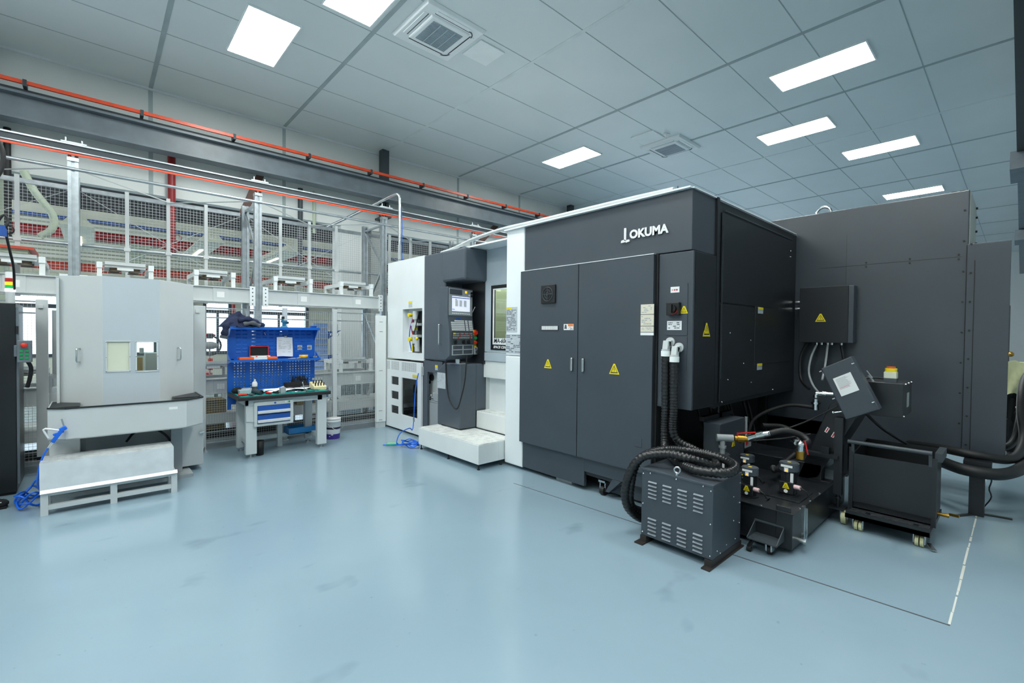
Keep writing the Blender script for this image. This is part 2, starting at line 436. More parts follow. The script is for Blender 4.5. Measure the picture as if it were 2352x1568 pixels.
# the hall beyond: cladding, windows, roof
holes = []; wins = [(-1.7, -.1), (.45, 2.05), (2.42, 3.02), (3.55, 5.25), (6.2, 7.9), (8.7, 10.4)]
for a, b in wins: holes.append((a, b, .95, 2.75))
S('wall_back', MB().holed('y', 16., 16.2, -5, 14, 0, 4.62, holes), 'far_cream')
for i, (a, b) in enumerate(wins):
    mb = MB().holed('y', 15.96, 16.04, a-.06, b+.06, .9, 2.8, [(a+.02, (a+b)/2-.03, .98, 2.1), ((a+b)/2+.03, b-.02, .98, 2.1), (a+.02, b-.02, 2.2, 2.72)])
    f = S('window_%d' % (i+1), mb, 'crane_dark')
    S('window_pane', box(a+.01, b-.01, 15.99, 16.0, .97, 2.73), 'window_glass', f)
S('wall_back_upper', box(-5, 14, 16.0, 16.2, 4.62, 6.6), 'roof_dark')
S('ceiling_hall', box(-5, 14, 9.98, 16.2, 6.5, 6.6), 'roof_dark')
S('column_1', box(3.93, 4.46, 9.78, 10.3, 0, 3.95), 'wall_white')
S('column_2', box(-1.35, -.95, 9.85, 10.3, 0, 3.86), 'far_green')
S('column_3', box(4.62, 5.0, 9.82, 10.1, 0, 3.86), 'concrete_grey')
S('column_4', box(9.9, 10.5, 9.78, 10.3, 0, 3.95), 'wall_white')
# cladding rails and purlins in the far hall
for i, (z0, z1, m) in enumerate(((4.36, 4.6, 'far_cream'), (3.98, 4.3, 'corrugated_cream'), (3.32, 3.9, 'corrugated_cream'), (2.8, 2.95, 'far_green'))):
    S('trim_%d' % (50+i), box(-5, 14, 15.88, 15.99, z0, z1), m)
# floor joints
S('trim_60', MB().prism([(3.308, 3.6, 0), (3.316, 3.6, 0), (3.522, .233, 0), (3.510, .233, 0)], (0, 0, .0012)), 'floor_crack')
mb = MB(); x = 3.53
while x < 7.5:
    l = random.uniform(.05, .4); mb.box(x, x+l, .236-random.uniform(.004, .008), .236+random.uniform(.003, .008), 0, .0013); x += l+random.uniform(.0, .06)
S('trim_61', mb, 'floor_chalk')

# ------------------------------------------------------------------ ceiling fittings
def lamp(x0, x1, y0, y1, label):
    t = T('ceiling_light', label, 'light', ((x0+x1)/2, (y0+y1)/2, CZ), group='flat ceiling panel lights')
    P('frame', MB().holed('z', CZ-.02, CZ-.001, x0-.02, x1+.02, y0-.02, y1+.02, [(x0, x1, y0, y1)]), 'ac_white', t)
    P('diffuser', box(x0, x1, y0, y1, CZ-.016, CZ-.003), 'led_panel', t)
lamp(1.43, 2.03, 6.44, 7.66, 'square-looking bright ceiling light panel above the grey loading cabinet')
lamp(2.09, 2.69, 4.57, 5.79, 'bright ceiling light panel beside the large air conditioner, cut by the top edge')
lamp(7.75, 8.35, 1.49, 2.69, 'large bright ceiling light panel nearest above the dark machine side')
lamp(9.89, 10.49, 2.45, 3.64, 'bright ceiling light panel between the smaller air conditioner and the rear cover')
lamp(7.76, 8.36, 6.34, 7.57, 'bright ceiling light panel above the machine logo, near the crane beam')
lamp(12.06, 12.68, 1.49, 2.69, 'bright narrow ceiling light panel third along the row over the black cover')
lamp(16.52, 17.12, 1.48, 2.70, 'farthest thin bright ceiling light panel just over the black cover top')
for x, y in ((1.7, 1.6), (-.9, 3.2), (-.9, .2), (-3.4, 4.6), (2.0, -1.6), (4.3, .2), (-3.4, 1.0)):  # unseen panels added around the camera to light the room
    t = T('ceiling_light', 'added ceiling light panel out of view near the camera, brightening the room', 'light', (x+.3, y+.6, CZ), group='added ceiling light panels out of view')
    P('frame', MB().holed('z', CZ-.02, CZ-.001, x-.02, x+.62, y-.02, y+1.22, [(x, x+.6, y, y+1.2)]), 'ac_white', t)
    P('diffuser', box(x, x+.6, y, y+1.2, CZ-.016, CZ-.003), 'led_panel', t)

def cassette(x0, y0, s, label):
    t = T('air_conditioner', label, 'air conditioner', (x0+s/2, y0+s/2, CZ)); cx, cy = x0+s/2, y0+s/2; k = s/.93
    P('face_panel', MB().frustum((x0, x0+s, y0, y0+s), CZ-.002, (x0+.03, x0+s-.03, y0+.03, y0+s-.03), CZ-.045), 'ac_white', t, bevel=.008)
    P('grille_panel', MB().frustum((cx-.31*k, cx+.31*k, cy-.31*k, cy+.31*k), CZ-.04, (cx-.29*k, cx+.29*k, cy-.29*k, cy+.29*k), CZ-.07), 'ac_white', t, bevel=.02)
    g = P('intake_grille', box(cx-.23*k, cx+.23*k, cy-.23*k, cy+.23*k, CZ-.072, CZ-.069), 'grille_grey', t)
    mb = MB()
    for i in range(24):
        y = cy-.225*k+i*.45*k/23; mb.box(cx-.23*k, cx+.23*k, y-.003, y+.003, CZ-.078, CZ-.071)
    for i in range(1, 4):
        xx = cx-.23*k+i*.46*k/4; mb.box(xx-.006, xx+.006, cy-.23*k, cy+.23*k, CZ-.081, CZ-.071)
    P('grille_bars', mb, 'pale_blue_grey', g)
    for dx, dy in ((1, 0), (-1, 0), (0, 1), (0, -1)):
        a, b = (.028*k, .27*k) if dx else (.27*k, .028*k); px, py = cx+dx*.365*k, cy+dy*.365*k
        f = P('air_flap', box(px-a, px+a, py-b, py+b, CZ-.052, CZ-.043), 'ac_white', t, bevel=.004)
        mb = MB(); q = .005
        if dx: mb.box(px-dx*(a+q)-q, px-dx*(a+q)+q, py-b, py+b, CZ-.05, CZ-.042)
        else: mb.box(px-a, px+a, py-dy*(b+q)-q, py-dy*(b+q)+q, CZ-.05, CZ-.042)
        P('air_slot', mb, 'deep_black', f)
    mb = MB()
    for sx, sy in ((1, -1), (1, 1)):
        for q in range(5):
            a = pi/2*q/5; b = pi/2*(q+1)/5; rr = .10*k
            mb.bar((cx+sx*(.25*k+rr*cos(a)), cy+sy*(.25*k+rr*sin(a)), CZ-.049), (cx+sx*(.25*k+rr*cos(b)), cy+sy*(.25*k+rr*sin(b)), CZ-.049), .012, .01)
    P('corner_vent', mb, 'crane_dark', t)
    return t
cassette(2.97, 4.83, .91, 'large square ceiling air conditioner near the top edge beside the bright lights')
cassette(8.66, 4.64, .92, 'smaller looking ceiling air conditioner above the logo corner of the machine')
def hatch(x0, y0, s, label):
    TH('access_panel', label, 'panel', box(x0, x0+s, y0, y0+s, CZ-.02, CZ-.001), 'pale_panel', bevel=.003)
hatch(3.93, 5.02, .43, 'plain pale square ceiling hatch beside the large air conditioner')
hatch(8.12, 4.92, .50, 'plain pale square ceiling hatch behind the far air conditioner')
mb = MB().cyl((8.48, 4.82, CZ), (8.48, 4.82, CZ-.03), .06).cyl((8.48, 4.82, CZ-.03), (8.48, 4.82, CZ-.07), .045, 16, .03)
TH('smoke_detector', 'small round white smoke detector by the far ceiling air conditioner', 'smoke detector', mb, 'white_paint')

# ------------------------------------------------------------------ crane runways
t = T('crane_beam', 'long grey steel crane runway beam below the ceiling along the white wall', 'beam', (5, 9.35, 4.46))
mb = MB().box(-4.9, 31, 9.33, 9.37, 4.48, 4.80).box(-4.9, 31, 9.22, 9.48, 4.455, 4.49).box(-4.9, 31, 9.22, 9.48, 4.80, 4.835)
P('girder', mb, 'crane_grey', t); P('crane_rail', box(-4.9, 31, 9.315, 9.385, 4.835, 4.90), 'crane_dark', t)
t2 = T('conductor_rail', 'bright orange conductor rail running on top of the grey crane beam', 'power rail', (5, 9.2, 4.9))
P('rail', MB().box(-4.9, 31, 9.18, 9.215, 4.925, 4.975), 'rail_orange', t2)
for k in range(18): P('bracket', MB().box(-3.2+k*1.25, -3.16+k*1.25, 9.17, 9.34, 4.895, 4.985), 'crane_dark', t2)
def steel_col(x, label):
    t = T('steel_column', label, 'column', (x+.08, 9.5, 3.9), group='dark steel columns on the white wall')
    P('shaft', MB().box(x, x+.16, 9.46, 9.62, 4.10, CZ).box(x-.01, x+.17, 9.36, 9.80, 4.10, 4.14), 'crane_dark', t)
    P('gusset', MB().prism([(x+.06, 9.46, 4.45), (x+.06, 9.46, 4.14), (x+.06, 9.75, 4.14)], (.03, 0, 0)), 'crane_dark', t)
steel_col(4.70, 'dark steel column stub between ceiling and crane beam, near the bent steel pipe')
steel_col(10.98, 'dark steel column stub meeting the ceiling just above the machine roof edge')
steel_col(-1.3, 'dark steel column stub at the wall beyond the black cabinet')
t = T('crane_beam', 'crane runway beam with underside shade in its colour at the upper right picture edge', 'beam', (5, -.15, 4.45))
P('girder', MB().box(-4.9, 10.95, -.3, .10, 4.45, 4.49).box(-4.9, 10.95, -.12, -.08, 4.49, 4.82).box(-4.9, 10.95, -.3, .1, 4.82, 4.86), 'black_paint', t)  # near span: shaded underside put in as black colour
P('girder', MB().box(11.05, 31, -.3, .10, 4.50, 4.54).box(11.05, 31, -.12, -.08, 4.54, 4.82), 'crane_grey', t)  # far span of the same beam: lighter grey stands for its lit underside
for x in (11.0, 18.7): P('bracket', MB().box(x-.5, x+.5, -.4, .17, 4.2, 4.47), 'crane_grey', t)
# ------------------------------------------------------------------ the machining center
M = T('machining_center', 'long dark grey and white machining center with double cabinet doors and lettering', 'machine', (4.9, 4.5, 0))
BX = 6.35
mb = MB().box(4.15, BX, 1.86, 4.0, .94, 2.82).box(3.72, 4.15, 2.17, 3.87, .16, 2.31).box(4.3, 6.35, 2.25, 4.0, .02, .94).box(6.35, 6.6, 1.3, 4.0, .0, .6).box(6.3, 6.6, 2.15, 4.2, .0, .98)  # low black boxes added to keep the gap beneath the machine dark
P('cabinet_body_and_fill', mb, 'black_paint', M, bevel=.006)
mb = MB().box(3.70, 4.16, 1.857, 3.872, 2.312, 2.82)
fa = P('fascia', mb, 'dark_grey_paint', M, bevel=.006)
P('lettering', text_mesh('OKUMA', .105, frame_x(3.689, 2.458, 2.487), bold=.0045, spacing=1.02), 'label_white', fa)
mb = MB().box(3.688, 3.70, 2.497, 2.519, 2.475, 2.592)
mb.prism([(3.688, 2.553, 2.458), (3.688, 2.512, 2.46), (3.688, 2.497, 2.478), (3.688, 2.518, 2.486), (3.688, 2.549, 2.479)], (.012, 0, 0))
mb.prism([(3.688, 2.505, 2.466), (3.688, 2.497, 2.455), (3.688, 2.458, 2.462), (3.688, 2.46, 2.480), (3.688, 2.485, 2.480)], (.012, 0, 0))
P('emblem', mb, 'label_white', fa)
P('roof_edging', MB().box(3.66, 3.72, 1.86, 4.2, 2.822, 2.836).box(3.70, 6.3, 1.845, 1.865, 2.822, 2.832), 'white_paint', M)
# roof pipe along the front top edge
P('roof_pipe', wire([(3.80, 5.75, 2.77), (3.78, 5.4, 2.79), (3.74, 4.9, 2.84), (3.72, 4.3, 2.87), (3.72, 3.7, 2.865), (3.72, 2.6, 2.862), (3.74, 2.05, 2.86)], .024, 8), 'light_grey', M)
mb = MB()
for y, r in ((2.28, .02), (2.02, .012), (3.62, .008)): mb.cyl((3.75, y, 2.82), (3.75, y, 2.885), r, 8, r*.4)
P('roof_bolt', mb, 'crane_dark', M)
mb = MB().box(3.705, 4.16, 1.842, 2.172, .965, 2.305)
sw = P('switch_column', mb, 'dark_grey_paint', M, bevel=.004)
P('column_cheek', box(3.73, 4.14, 1.838, 1.846, .97, 2.30), 'black_paint', sw)
P('switch_plate', MB().holed('x', 3.700, 3.706, 1.888, 2.084, 1.595, 2.036, []).box(3.701, 3.706, 1.888, 2.08, 1.30, 1.585), 'dark_grey_paint', sw)
k = P('main_switch', box(3.66, 3.702, 1.945, 2.062, 1.765, 1.876), 'deep_black', sw, bevel=.006)
P('rotary_knob', MB().cyl((3.662, 2.0, 1.82), (3.635, 2.0, 1.82), .036, 20).box(3.615, 3.64, 1.99, 2.012, 1.785, 1.856), 'rubber', k)
P('knob_ring', MB().torus((3.66, 2.0, 1.82), (1, 0, 0), .043, .004, 16, 5, .3, 1.9), 'red', k)
P('knob_ring', MB().torus((3.66, 2.0, 1.82), (1, 0, 0), .043, .004, 16, 5, 2.6, 3.6), 'green_button', k)
P('nameplate', box(3.698, 3.7, 1.962, 2.043, 1.961, 2.011), 'label_white', sw)
P('printing', lines_x(3.6975, 2.03, 1.975, 1.97, 2.0, 1, 3), 'label_red', sw)
nl = P('nameplate', box(3.698, 3.7, 1.937, 2.071, 1.64, 1.718), 'label_white', sw); P('printing', lines_x(3.6975, 2.06, 1.95, 1.65, 1.71, 4, 4), 'ink', nl)
warn_tri(sw, 'x', 3.7, 1.918, 1.81, .056)
# electrical cabinet doors
def door(y0, y1, lab):
    d = P('cabinet_door', box(3.655, 3.70, y0, y1, .345, 2.308), 'dark_grey_paint', M, bevel=.004, label=lab); return d
d1 = door(3.038, 3.893, 'dark grey cabinet door with the small fan grille')
d2 = door(2.183, 3.030, 'dark grey cabinet door with the cream rating plates')
P('door_edge_highlight', MB().box(3.652, 3.70, 2.183, 3.893, 2.308, 2.314), 'white_paint', M)  # white strip paints the highlight along the top edge of the doors
P('door_gap', box(3.69, 3.71, 2.158, 2.184, .3, 2.31), 'deep_black', M)
f = P('fan_grille', box(3.635, 3.656, 3.338, 3.545, 1.925, 2.124), 'rubber', d1, bevel=.005)
mb = MB().torus((3.633, 3.445, 2.024), (1, 0, 0), .075, .004, 24, 6).torus((3.633, 3.445, 2.024), (1, 0, 0), .045, .003, 20, 6).torus((3.633, 3.445, 2.024), (1, 0, 0), .02, .003, 12, 6).box(3.63, 3.636, 3.365, 3.525, 2.021, 2.027).box(3.63, 3.636, 3.442, 3.448, 1.945, 2.104)
P('fan_guard', mb, 'crane_dark', d1)
v = P('vent_strip', box(3.650, 3.656, 3.301, 3.58, 1.634, 1.685), 'crane_dark', d1)
mb = MB()
for i in range(19): mb.box(3.648, 3.651, 3.306+i*.0125, 3.314+i*.0125, 1.64, 1.68)
P('vent_slats', mb, 'label_white', d1)
s = P('caution_label', box(3.653, 3.655, 3.091, 3.223, 1.637, 1.70), 'label_white', d1, label='white and orange caution label')
P('label_band', box(3.652, 3.654, 3.094, 3.165, 1.676, 1.698), 'label_orange', d1); P('hand_symbol', MB().prism([(3.652, 3.215, 1.65), (3.652, 3.18, 1.65), (3.652, 3.185, 1.69), (3.652, 3.205, 1.695)], (.001, 0, 0)), 'ink', d1)
P('printing', lines_x(3.652, 3.16, 3.095, 1.64, 1.672, 3, 12), 'ink', d1)
warn_tri(d1, 'x', 3.655, 3.445, 1.27, .095); warn_tri(d2, 'x', 3.655, 2.583, 1.268, .10)
for dd, y in ((d1, 3.103), (d2, 2.955)):
    h = P('door_handle', box(3.632, 3.656, y-.015, y+.015, 1.215, 1.355), 'steel', dd, bevel=.01)
for z0, z1, m in ((1.78, 1.868, 'label_cream'), (1.676, 1.775, 'label_cream'), (1.622, 1.671, 'label_cream'), (1.592, 1.617, 'label_white')):
    n = P('rating_plate', box(3.6525, 3.655, 2.173, 2.305, z0, z1), m, d2)
    if z1-z0 > .03: P('printing', lines_x(3.652, 2.295, 2.19, z0+.01, z1-.008, max(3, int((z1-z0)/.017)), int(z0*100), .5), 'mid_grey', d2)
P('cover_plate', box(3.651, 3.656, 2.277, 2.357, .58, .66), 'dark_grey_paint', d2, bevel=.002)
# plinth with the cut-out
mb = MB().box(3.70, 3.74, 2.965, 3.88, .045, .34).box(3.70, 3.74, 2.19, 2.965, .20, .34)
P('plinth', mb, 'dark_grey_paint', M, bevel=.003)
P('plinth_skirt', MB().box(3.80, 3.86, 1.92, 2.76, .03, .2).prism([(3.80, 2.62, .2), (3.80, 2.52, .2), (3.80, 2.66, .06), (3.80, 2.70, .06)], (-.1, 0, 0)), 'dark_grey_paint', M)
P('underframe', MB().box(4.0, 6.0, 2.2, 4.1, .0, .12).box(3.9, 4.0, 2.7, 2.95, .05, .28), 'deep_black', M)
P('levelling_pad', MB().box(3.76, 3.95, 3.18, 3.40, 0.0, .03).cyl((3.85, 3.3, .03), (3.85, 3.3, .09), .03), 'light_grey', M)
c = P('caster', MB().box(3.72, 3.80, 2.72, 2.80, .13, .15).box(3.735, 3.775, 2.725, 2.735, .05, .13).box(3.735, 3.775, 2.785, 2.795, .05, .13), 'steel', M)
P('wheel', cyl((3.755, 2.738, .045), (3.755, 2.782, .045), .045, 18), 'rubber', c)
# dark side toward the chip conveyor
P('corner_rail', MB().box(4.125, 4.165, 1.835, 1.86, .94, 2.83), 'black_paint', M)
P('access_door', MB().box(4.25, 6.2, 1.848, 1.86, 1.9, 2.72).box(4.25, 6.2, 1.848, 1.86, .98, 1.885).box(5.05, 6.2, 1.842, 1.85, 1.3, 1.898), 'black_paint', M, bevel=.004)
P('panel_edging', MB().box(4.3, 6.15, 1.842, 1.85, 2.735, 2.745).box(4.26, 4.268, 1.842, 1.85, 1.2, 2.6), 'crane_dark', M)
P('triangle_plate', box(3.90, 3.985, 1.834, 1.839, 1.58, 1.72), 'black_paint', M)
warn_tri(M, 'y', 1.836, 3.942, 1.645, .12)
for z in (1.84, 1.25):
    q = P('instruction_label', box(5.12, 5.25, 1.838, 1.842, z-.01, z+.055), 'pale_blue_grey', M); P('label_band', box(5.12, 5.25, 1.836, 1.838, z+.03, z+.055), 'yellow', q)
mb = MB()
for x, z in ((4.45, 1.62), (4.42, 1.18), (4.78, 1.32), (4.95, 1.55), (4.98, 1.12), (5.6, 1.0), (4.3, .98), (6.1, 2.6), (6.1, 2.53)): mb.ball((x, 1.846, z), .008, 6)
P('bolt_heads', mb, 'steel', M)
mb = MB()
for k in range(9):
    y = 2.0+random.random()*.5; x = 4.1+random.random()*1.6
    mb.tube(smooth_path([(x, y, .95), (x+.1, y-.05, .6), (x+.3, y, .35), (x+.5, y+.1, .2)], .05), .014, 6)
P('hanging_cables', mb, 'rubber', M)
P('service_bracket', MB().box(4.18, 4.8, 1.95, 2.0, .80, .84).box(4.5, 4.55, 1.95, 2.0, .3, .84).cyl((4.42, 1.93, .86), (4.42, 1.93, .93), .012), 'black_paint', M)
# white column right of the operator door
wc = P('white_column', MB().box(3.69, 4.15, 3.876, 4.182, 1.332, 2.83).box(3.69, 4.15, 3.876, 4.186, .034, 1.328), 'white_paint', M, bevel=.012)
a = P('instruction_label', box(3.686, 3.69, 3.982, 4.172, 1.614, 1.908), 'paper_grey', wc, label='grey instruction plate with a yellow heading')
P('label_band', box(3.685, 3.687, 4.07, 4.168, 1.885, 1.905), 'yellow', wc); P('printing', lines_x(3.6855, 4.165, 3.99, 1.63, 1.88, 15, 21, .7), 'ink', wc)
b = P('diagram_plate', box(3.686, 3.69, 3.90, 4.178, 1.362, 1.59), 'paper_grey', wc, label='grey plate engraved with line diagrams')
P('printing', lines_x(3.6855, 4.17, 3.91, 1.37, 1.58, 11, 22, .5), 'ink', wc)
# sliding operator door behind the column
dr = P('operator_door', MB().holed('x', 4.0, 4.04, 4.15, 5.02, 1.34, 2.735, [(4.3, 4.83, 1.38, 2.235)]).box(3.995, 4.04, 4.15, 5.02, 1.215, 1.333), 'pale_blue_grey', M, bevel=.004)
P('window_surround', MB().holed('x', 3.992, 4.02, 4.25, 4.833, 1.372, 2.238, [(4.28, 4.775, 1.46, 2.188)]).box(3.993, 4.02, 4.25, 4.833, 1.372, 1.44), 'deep_black', dr)
P('window_rim', MB().holed('x', 3.989, 3.994, 4.25, 4.79, 1.445, 2.192, [(4.28, 4.762, 1.53, 2.178)]), 'white_paint', dr)
P('window_pane', box(4.005, 4.01, 4.26, 4.775, 1.5, 2.188), 'door_glass', dr)
P('lettering', text_mesh('MA-600H', .082, frame_x(3.988, 4.765, 1.468), bold=.001, shear=.25, ext=.001), 'deep_black', dr)
P('lettering', text_mesh('SPACE CENTER', .046, frame_x(3.991, 4.775, 1.396), bold=.0012, shear=.25, spacing=1.1, ext=.001), 'label_white', dr)
P('work_enclosure', MB().box(4.7, 4.72, 4.2, 5.0, .5, 2.7).box(4.05, 4.7, 4.98, 5.0, .5, 2.7).box(4.05, 4.7, 4.2, 5.0, 2.68, 2.7), 'light_grey', M); P('added_work_lamp', box(4.15, 4.6, 4.3, 4.9, 2.66, 2.675), 'added_work_lamp', M)  # unseen lamp added to brighten the enclosure behind the door pane
P('apron_panel', MB().box(4.01, 4.2, 4.15, 5.05, .985, 1.212).box(4.30, 4.32, 4.15, 5.08, .3, .985).box(4.02, 4.31, 5.04, 5.06, .5, .985), 'white_step', M, bevel=.004)
# hood and console around the control pendant
P('hood', MB().box(3.622, 4.05, 4.94, 5.475, 2.30, 2.735), 'hood_grey_paint', M, bevel=.03)
P('hood_pillar', MB().box(3.69, 4.05, 5.48, 6.05, 1.19, 2.752), 'hood_grey_paint', M, bevel=.02)
P('hood_recess', MB().box(3.98, 4.04, 4.97, 5.5, 1.17, 2.32), 'black_paint', M)
P('console', MB().prism([(3.61, 5.545, .302), (3.61, 5.0, .302), (3.61, 5.0, 1.175), (3.61, 5.39, 1.175), (3.61, 5.545, 1.06)], (.275, 0, 0)).box(3.88, 4.06, 5.0, 5.545, .53, 1.175), 'hood_grey_paint', M, bevel=.015)
pp = P('document_pocket', box(3.604, 3.61, 5.34, 5.545, .815, 1.035), 'paper_grey', M); P('printing', lines_x(3.603, 5.53, 5.36, .9, 1.02, 8, 31, .35), 'mid_grey', pp)
P('console_cable', wire([(3.60, 5.33, 1.2), (3.58, 5.28, .95), (3.57, 5.2, .70), (3.57, 5.08, .595), (3.575, 5.0, .60), (3.58, 4.93, .75), (3.6, 4.88, .98), (3.62, 4.87, 1.3)], .009, 8), 'rubber', M)
P('swivel_arm', MB().cyl((3.70, 5.18, 1.17), (3.70, 5.18, 1.24), .03).cyl((3.66, 5.13, 1.17), (3.66, 5.13, 1.24), .03).box(3.6, 3.76, 5.06, 5.24, 1.172, 1.185), 'steel', M)
# service opening between console and white end
op = P('service_frame', MB().holed('x', 3.69, 3.72, 5.55, 6.05, .05, 1.178, [(5.56, 5.945, .12, 1.01)]), 'hood_grey_paint', M)
P('service_cavity', MB().box(3.80, 3.82, 5.5, 6.15, .1, 1.05), 'light_grey', M)
P('service_knob', MB().cyl((3.80, 5.98, .915), (3.775, 5.98, .915), .05).box(3.765, 3.78, 5.97, 5.99, .87, .96).cyl((3.80, 6.045, .84), (3.785, 6.045, .84), .025), 'rubber', M)
P('lubricator', MB().box(3.735, 3.79, 5.60, 5.99, .12, .56).box(3.73, 3.795, 5.58, 6.0, .56, .575).box(3.74, 3.79, 5.60, 5.88, .58, .70), 'mid_grey', M, bevel=.006)
P('lubricator_fittings', MB().cyl((3.76, 5.92, .58), (3.76, 5.92, .64), .018).cyl((3.75, 5.9, .61), (3.75, 5.84, .61), .012).torus((3.75, 5.955, .64), (1, 0, 0), .03, .006, 14, 6), 'chrome', M)
q = P('instruction_label', box(3.686, 3.69, 5.66, 5.73, 1.05, 1.125), 'pale_blue_grey', op); P('label_band', box(3.685, 3.687, 5.66, 5.73, 1.09, 1.125), 'yellow', op)
# white end unit
eu = P('end_panel', MB().holed('x', 3.69, 3.72, 6.05, 7.2, 1.165, 2.755, [(6.10, 6.695, 1.275, 1.965)]), 'white_paint', M, bevel=.012)
mb = MB().prism([(3.72, 7.2, 1.165), (3.72, 7.2, 2.755), (6.2, 7.2, 2.755), (6.2, 7.2, 1.165)], (0, -.03, 0))
mb.box(3.72, 6.2, 4.2, 7.2, 2.735, 2.755)
P('end_cladding', mb, 'white_paint', M)
ni = P('service_niche', MB().box(3.80, 3.82, 6.05, 6.95, 1.2, 2.0).box(3.72, 3.80, 6.695, 6.71, 1.2, 2.0).box(3.70, 3.81, 6.08, 6.75, 1.255, 1.275), 'white_paint', M)
P('niche_back_plate', box(3.79, 3.80, 6.12, 6.56, 1.28, 1.93), 'black_paint', ni)
mb = MB(); mb.m = Matrix.Translation((-.075, .13, 0))
for z in (1.42, 1.62, 1.80): mb.cyl((3.82, 6.26, z), (3.82, 6.26, z+.13), .045, 12).cyl((3.82, 6.26, z-.05), (3.82, 6.26, z), .02, 10)
mb.box(3.78, 3.86, 6.14, 6.34, 1.70, 1.74).box(3.78, 3.86, 6.14, 6.34, 1.52, 1.56).cyl((3.8, 6.17, 1.3), (3.8, 6.17, 1.5), .04, 12)
P('regulator', mb, 'light_grey', ni)
mb = MB(); mb.m = Matrix.Translation((-.06, .10, 0)); mb.cyl((3.80, 6.40, 1.87), (3.74, 6.40, 1.87), .03, 14).cyl((3.80, 6.38, 1.49), (3.74, 6.38, 1.49), .035, 14).cyl((3.79, 6.36, 1.3), (3.79, 6.36, 1.4), .012).ball((3.76, 6.17, 1.5), .025).ball((3.78, 6.24, 1.66), .022)
P('valve_cap', mb, 'yellow', ni)
P('air_tube', MB().tube(smooth_path([(3.74, 6.50, 1.3), (3.72, 6.53, 1.5), (3.72, 6.50, 1.7), (3.74, 6.45, 1.8)]), .008, 6), 'blue_hose', ni, label='blue air tube')
P('air_tube', MB().tube(smooth_path([(3.74, 6.46, 1.55), (3.72, 6.48, 1.7), (3.74, 6.43, 1.88)]), .008, 6), 'red', ni, label='red air tube')
P('air_tube', MB().tube(smooth_path([(3.72, 6.25, 1.9), (3.70, 6.3, 1.7), (3.72, 6.4, 1.5), (3.72, 6.3, 1.3)]), .008, 6), 'rubber', ni, label='black air tube')
q = P('instruction_label', box(3.686, 3.69, 6.40, 6.505, 1.99, 2.085), 'paper_grey', eu); P('label_band', box(3.685, 3.687, 6.40, 6.505, 2.055, 2.085), 'yellow', eu)
holes = [(6.758, 7.01, .735, .87), (6.758, 7.01, .50, .632), (6.758, 7.01, .262, .395), (6.17, 6.665, .275, .872)]
lo = P('end_base_panel', MB().holed('x', 3.655, 3.69, 6.065, 7.22, .032, 1.135, holes), 'white_paint', M, bevel=.008)
P('lower_end_cladding', box(3.69, 6.2, 7.19, 7.22, .032, 1.135), 'white_paint', M)
mb = MB()
for y0, y1 in ((7.06, 7.15), (6.75, 7.01), (6.205, 6.66)):
    n = max(3, int((y1-y0)/.03))
    for i in range(n):
        for j in range(8): yy = y0+(y1-y0)*i/n; zz = .985+j*.0175; mb.quad((3.6545, yy+.018, zz), (3.6545, yy, zz), (3.6545, yy, zz+.009), (3.6545, yy+.018, zz+.009))
P('louvre_slots', mb, 'crane_dark', lo)
P('window_pane', MB().box(3.678, 3.682, 6.17, 6.665, .275, .872), 'tint_glass', lo)
for z0, z1 in ((.735, .87), (.50, .632), (.262, .395)): P('window_pane', box(3.675, 3.68, 6.758, 7.01, z0, z1), 'tint_glass', lo)
P('inner_cabinet', MB().box(4.0, 4.02, 6.1, 7.2, .05, 1.1).box(3.75, 3.76, 6.1, 6.56, .2, .95).box(3.72, 3.98, 6.70, 6.72, .05, 1.1), 'dark_grey_paint', lo)
for z0, z1, m in ((.62, .69, 'label_red'), (.53, .60, 'label_orange'), (.44, .51, 'label_orange')):
    q = P('caution_label', box(3.745, 3.75, 6.27, 6.40, z0-.05, z1-.05), 'label_white', lo); P('label_band', box(3.743, 3.746, 6.27, 6.40, z1-.075, z1-.05), m, lo)
P('caution_label', box(3.742, 3.75, 6.43, 6.54, .42, .56), 'label_white', lo); P('terminal_box', MB().box(3.73, 3.75, 6.46, 6.54, .28, .40).box(3.72, 3.745, 6.38, 6.45, .28, .38), 'mid_grey', lo)
warn_tri(lo, 'x', 3.748, 6.34, .70, .05)
P('prohibition_sign', MB().torus((3.747, 6.29, .80), (1, 0, 0), .035, .006, 18, 6), 'red', lo)
q = P('instruction_label', box(3.651, 3.655, 6.165, 6.31, .885, .945), 'paper_grey', lo); P('label_band', box(3.650, 3.652, 6.165, 6.31, .915, .945), 'yellow', lo)
P('panel_hinge', box(3.655, 3.69, 6.05, 6.07, .95, 1.08), 'light_grey', lo)
P('machine_core', MB().box(4.1, 6.2, 4.2, 7.15, .12, 1.2).box(4.75, 6.2, 4.2, 6.6, 1.2, 2.7).box(4.75, 6.2, 6.6, 7.15, 1.2, 2.7), 'white_paint', M)

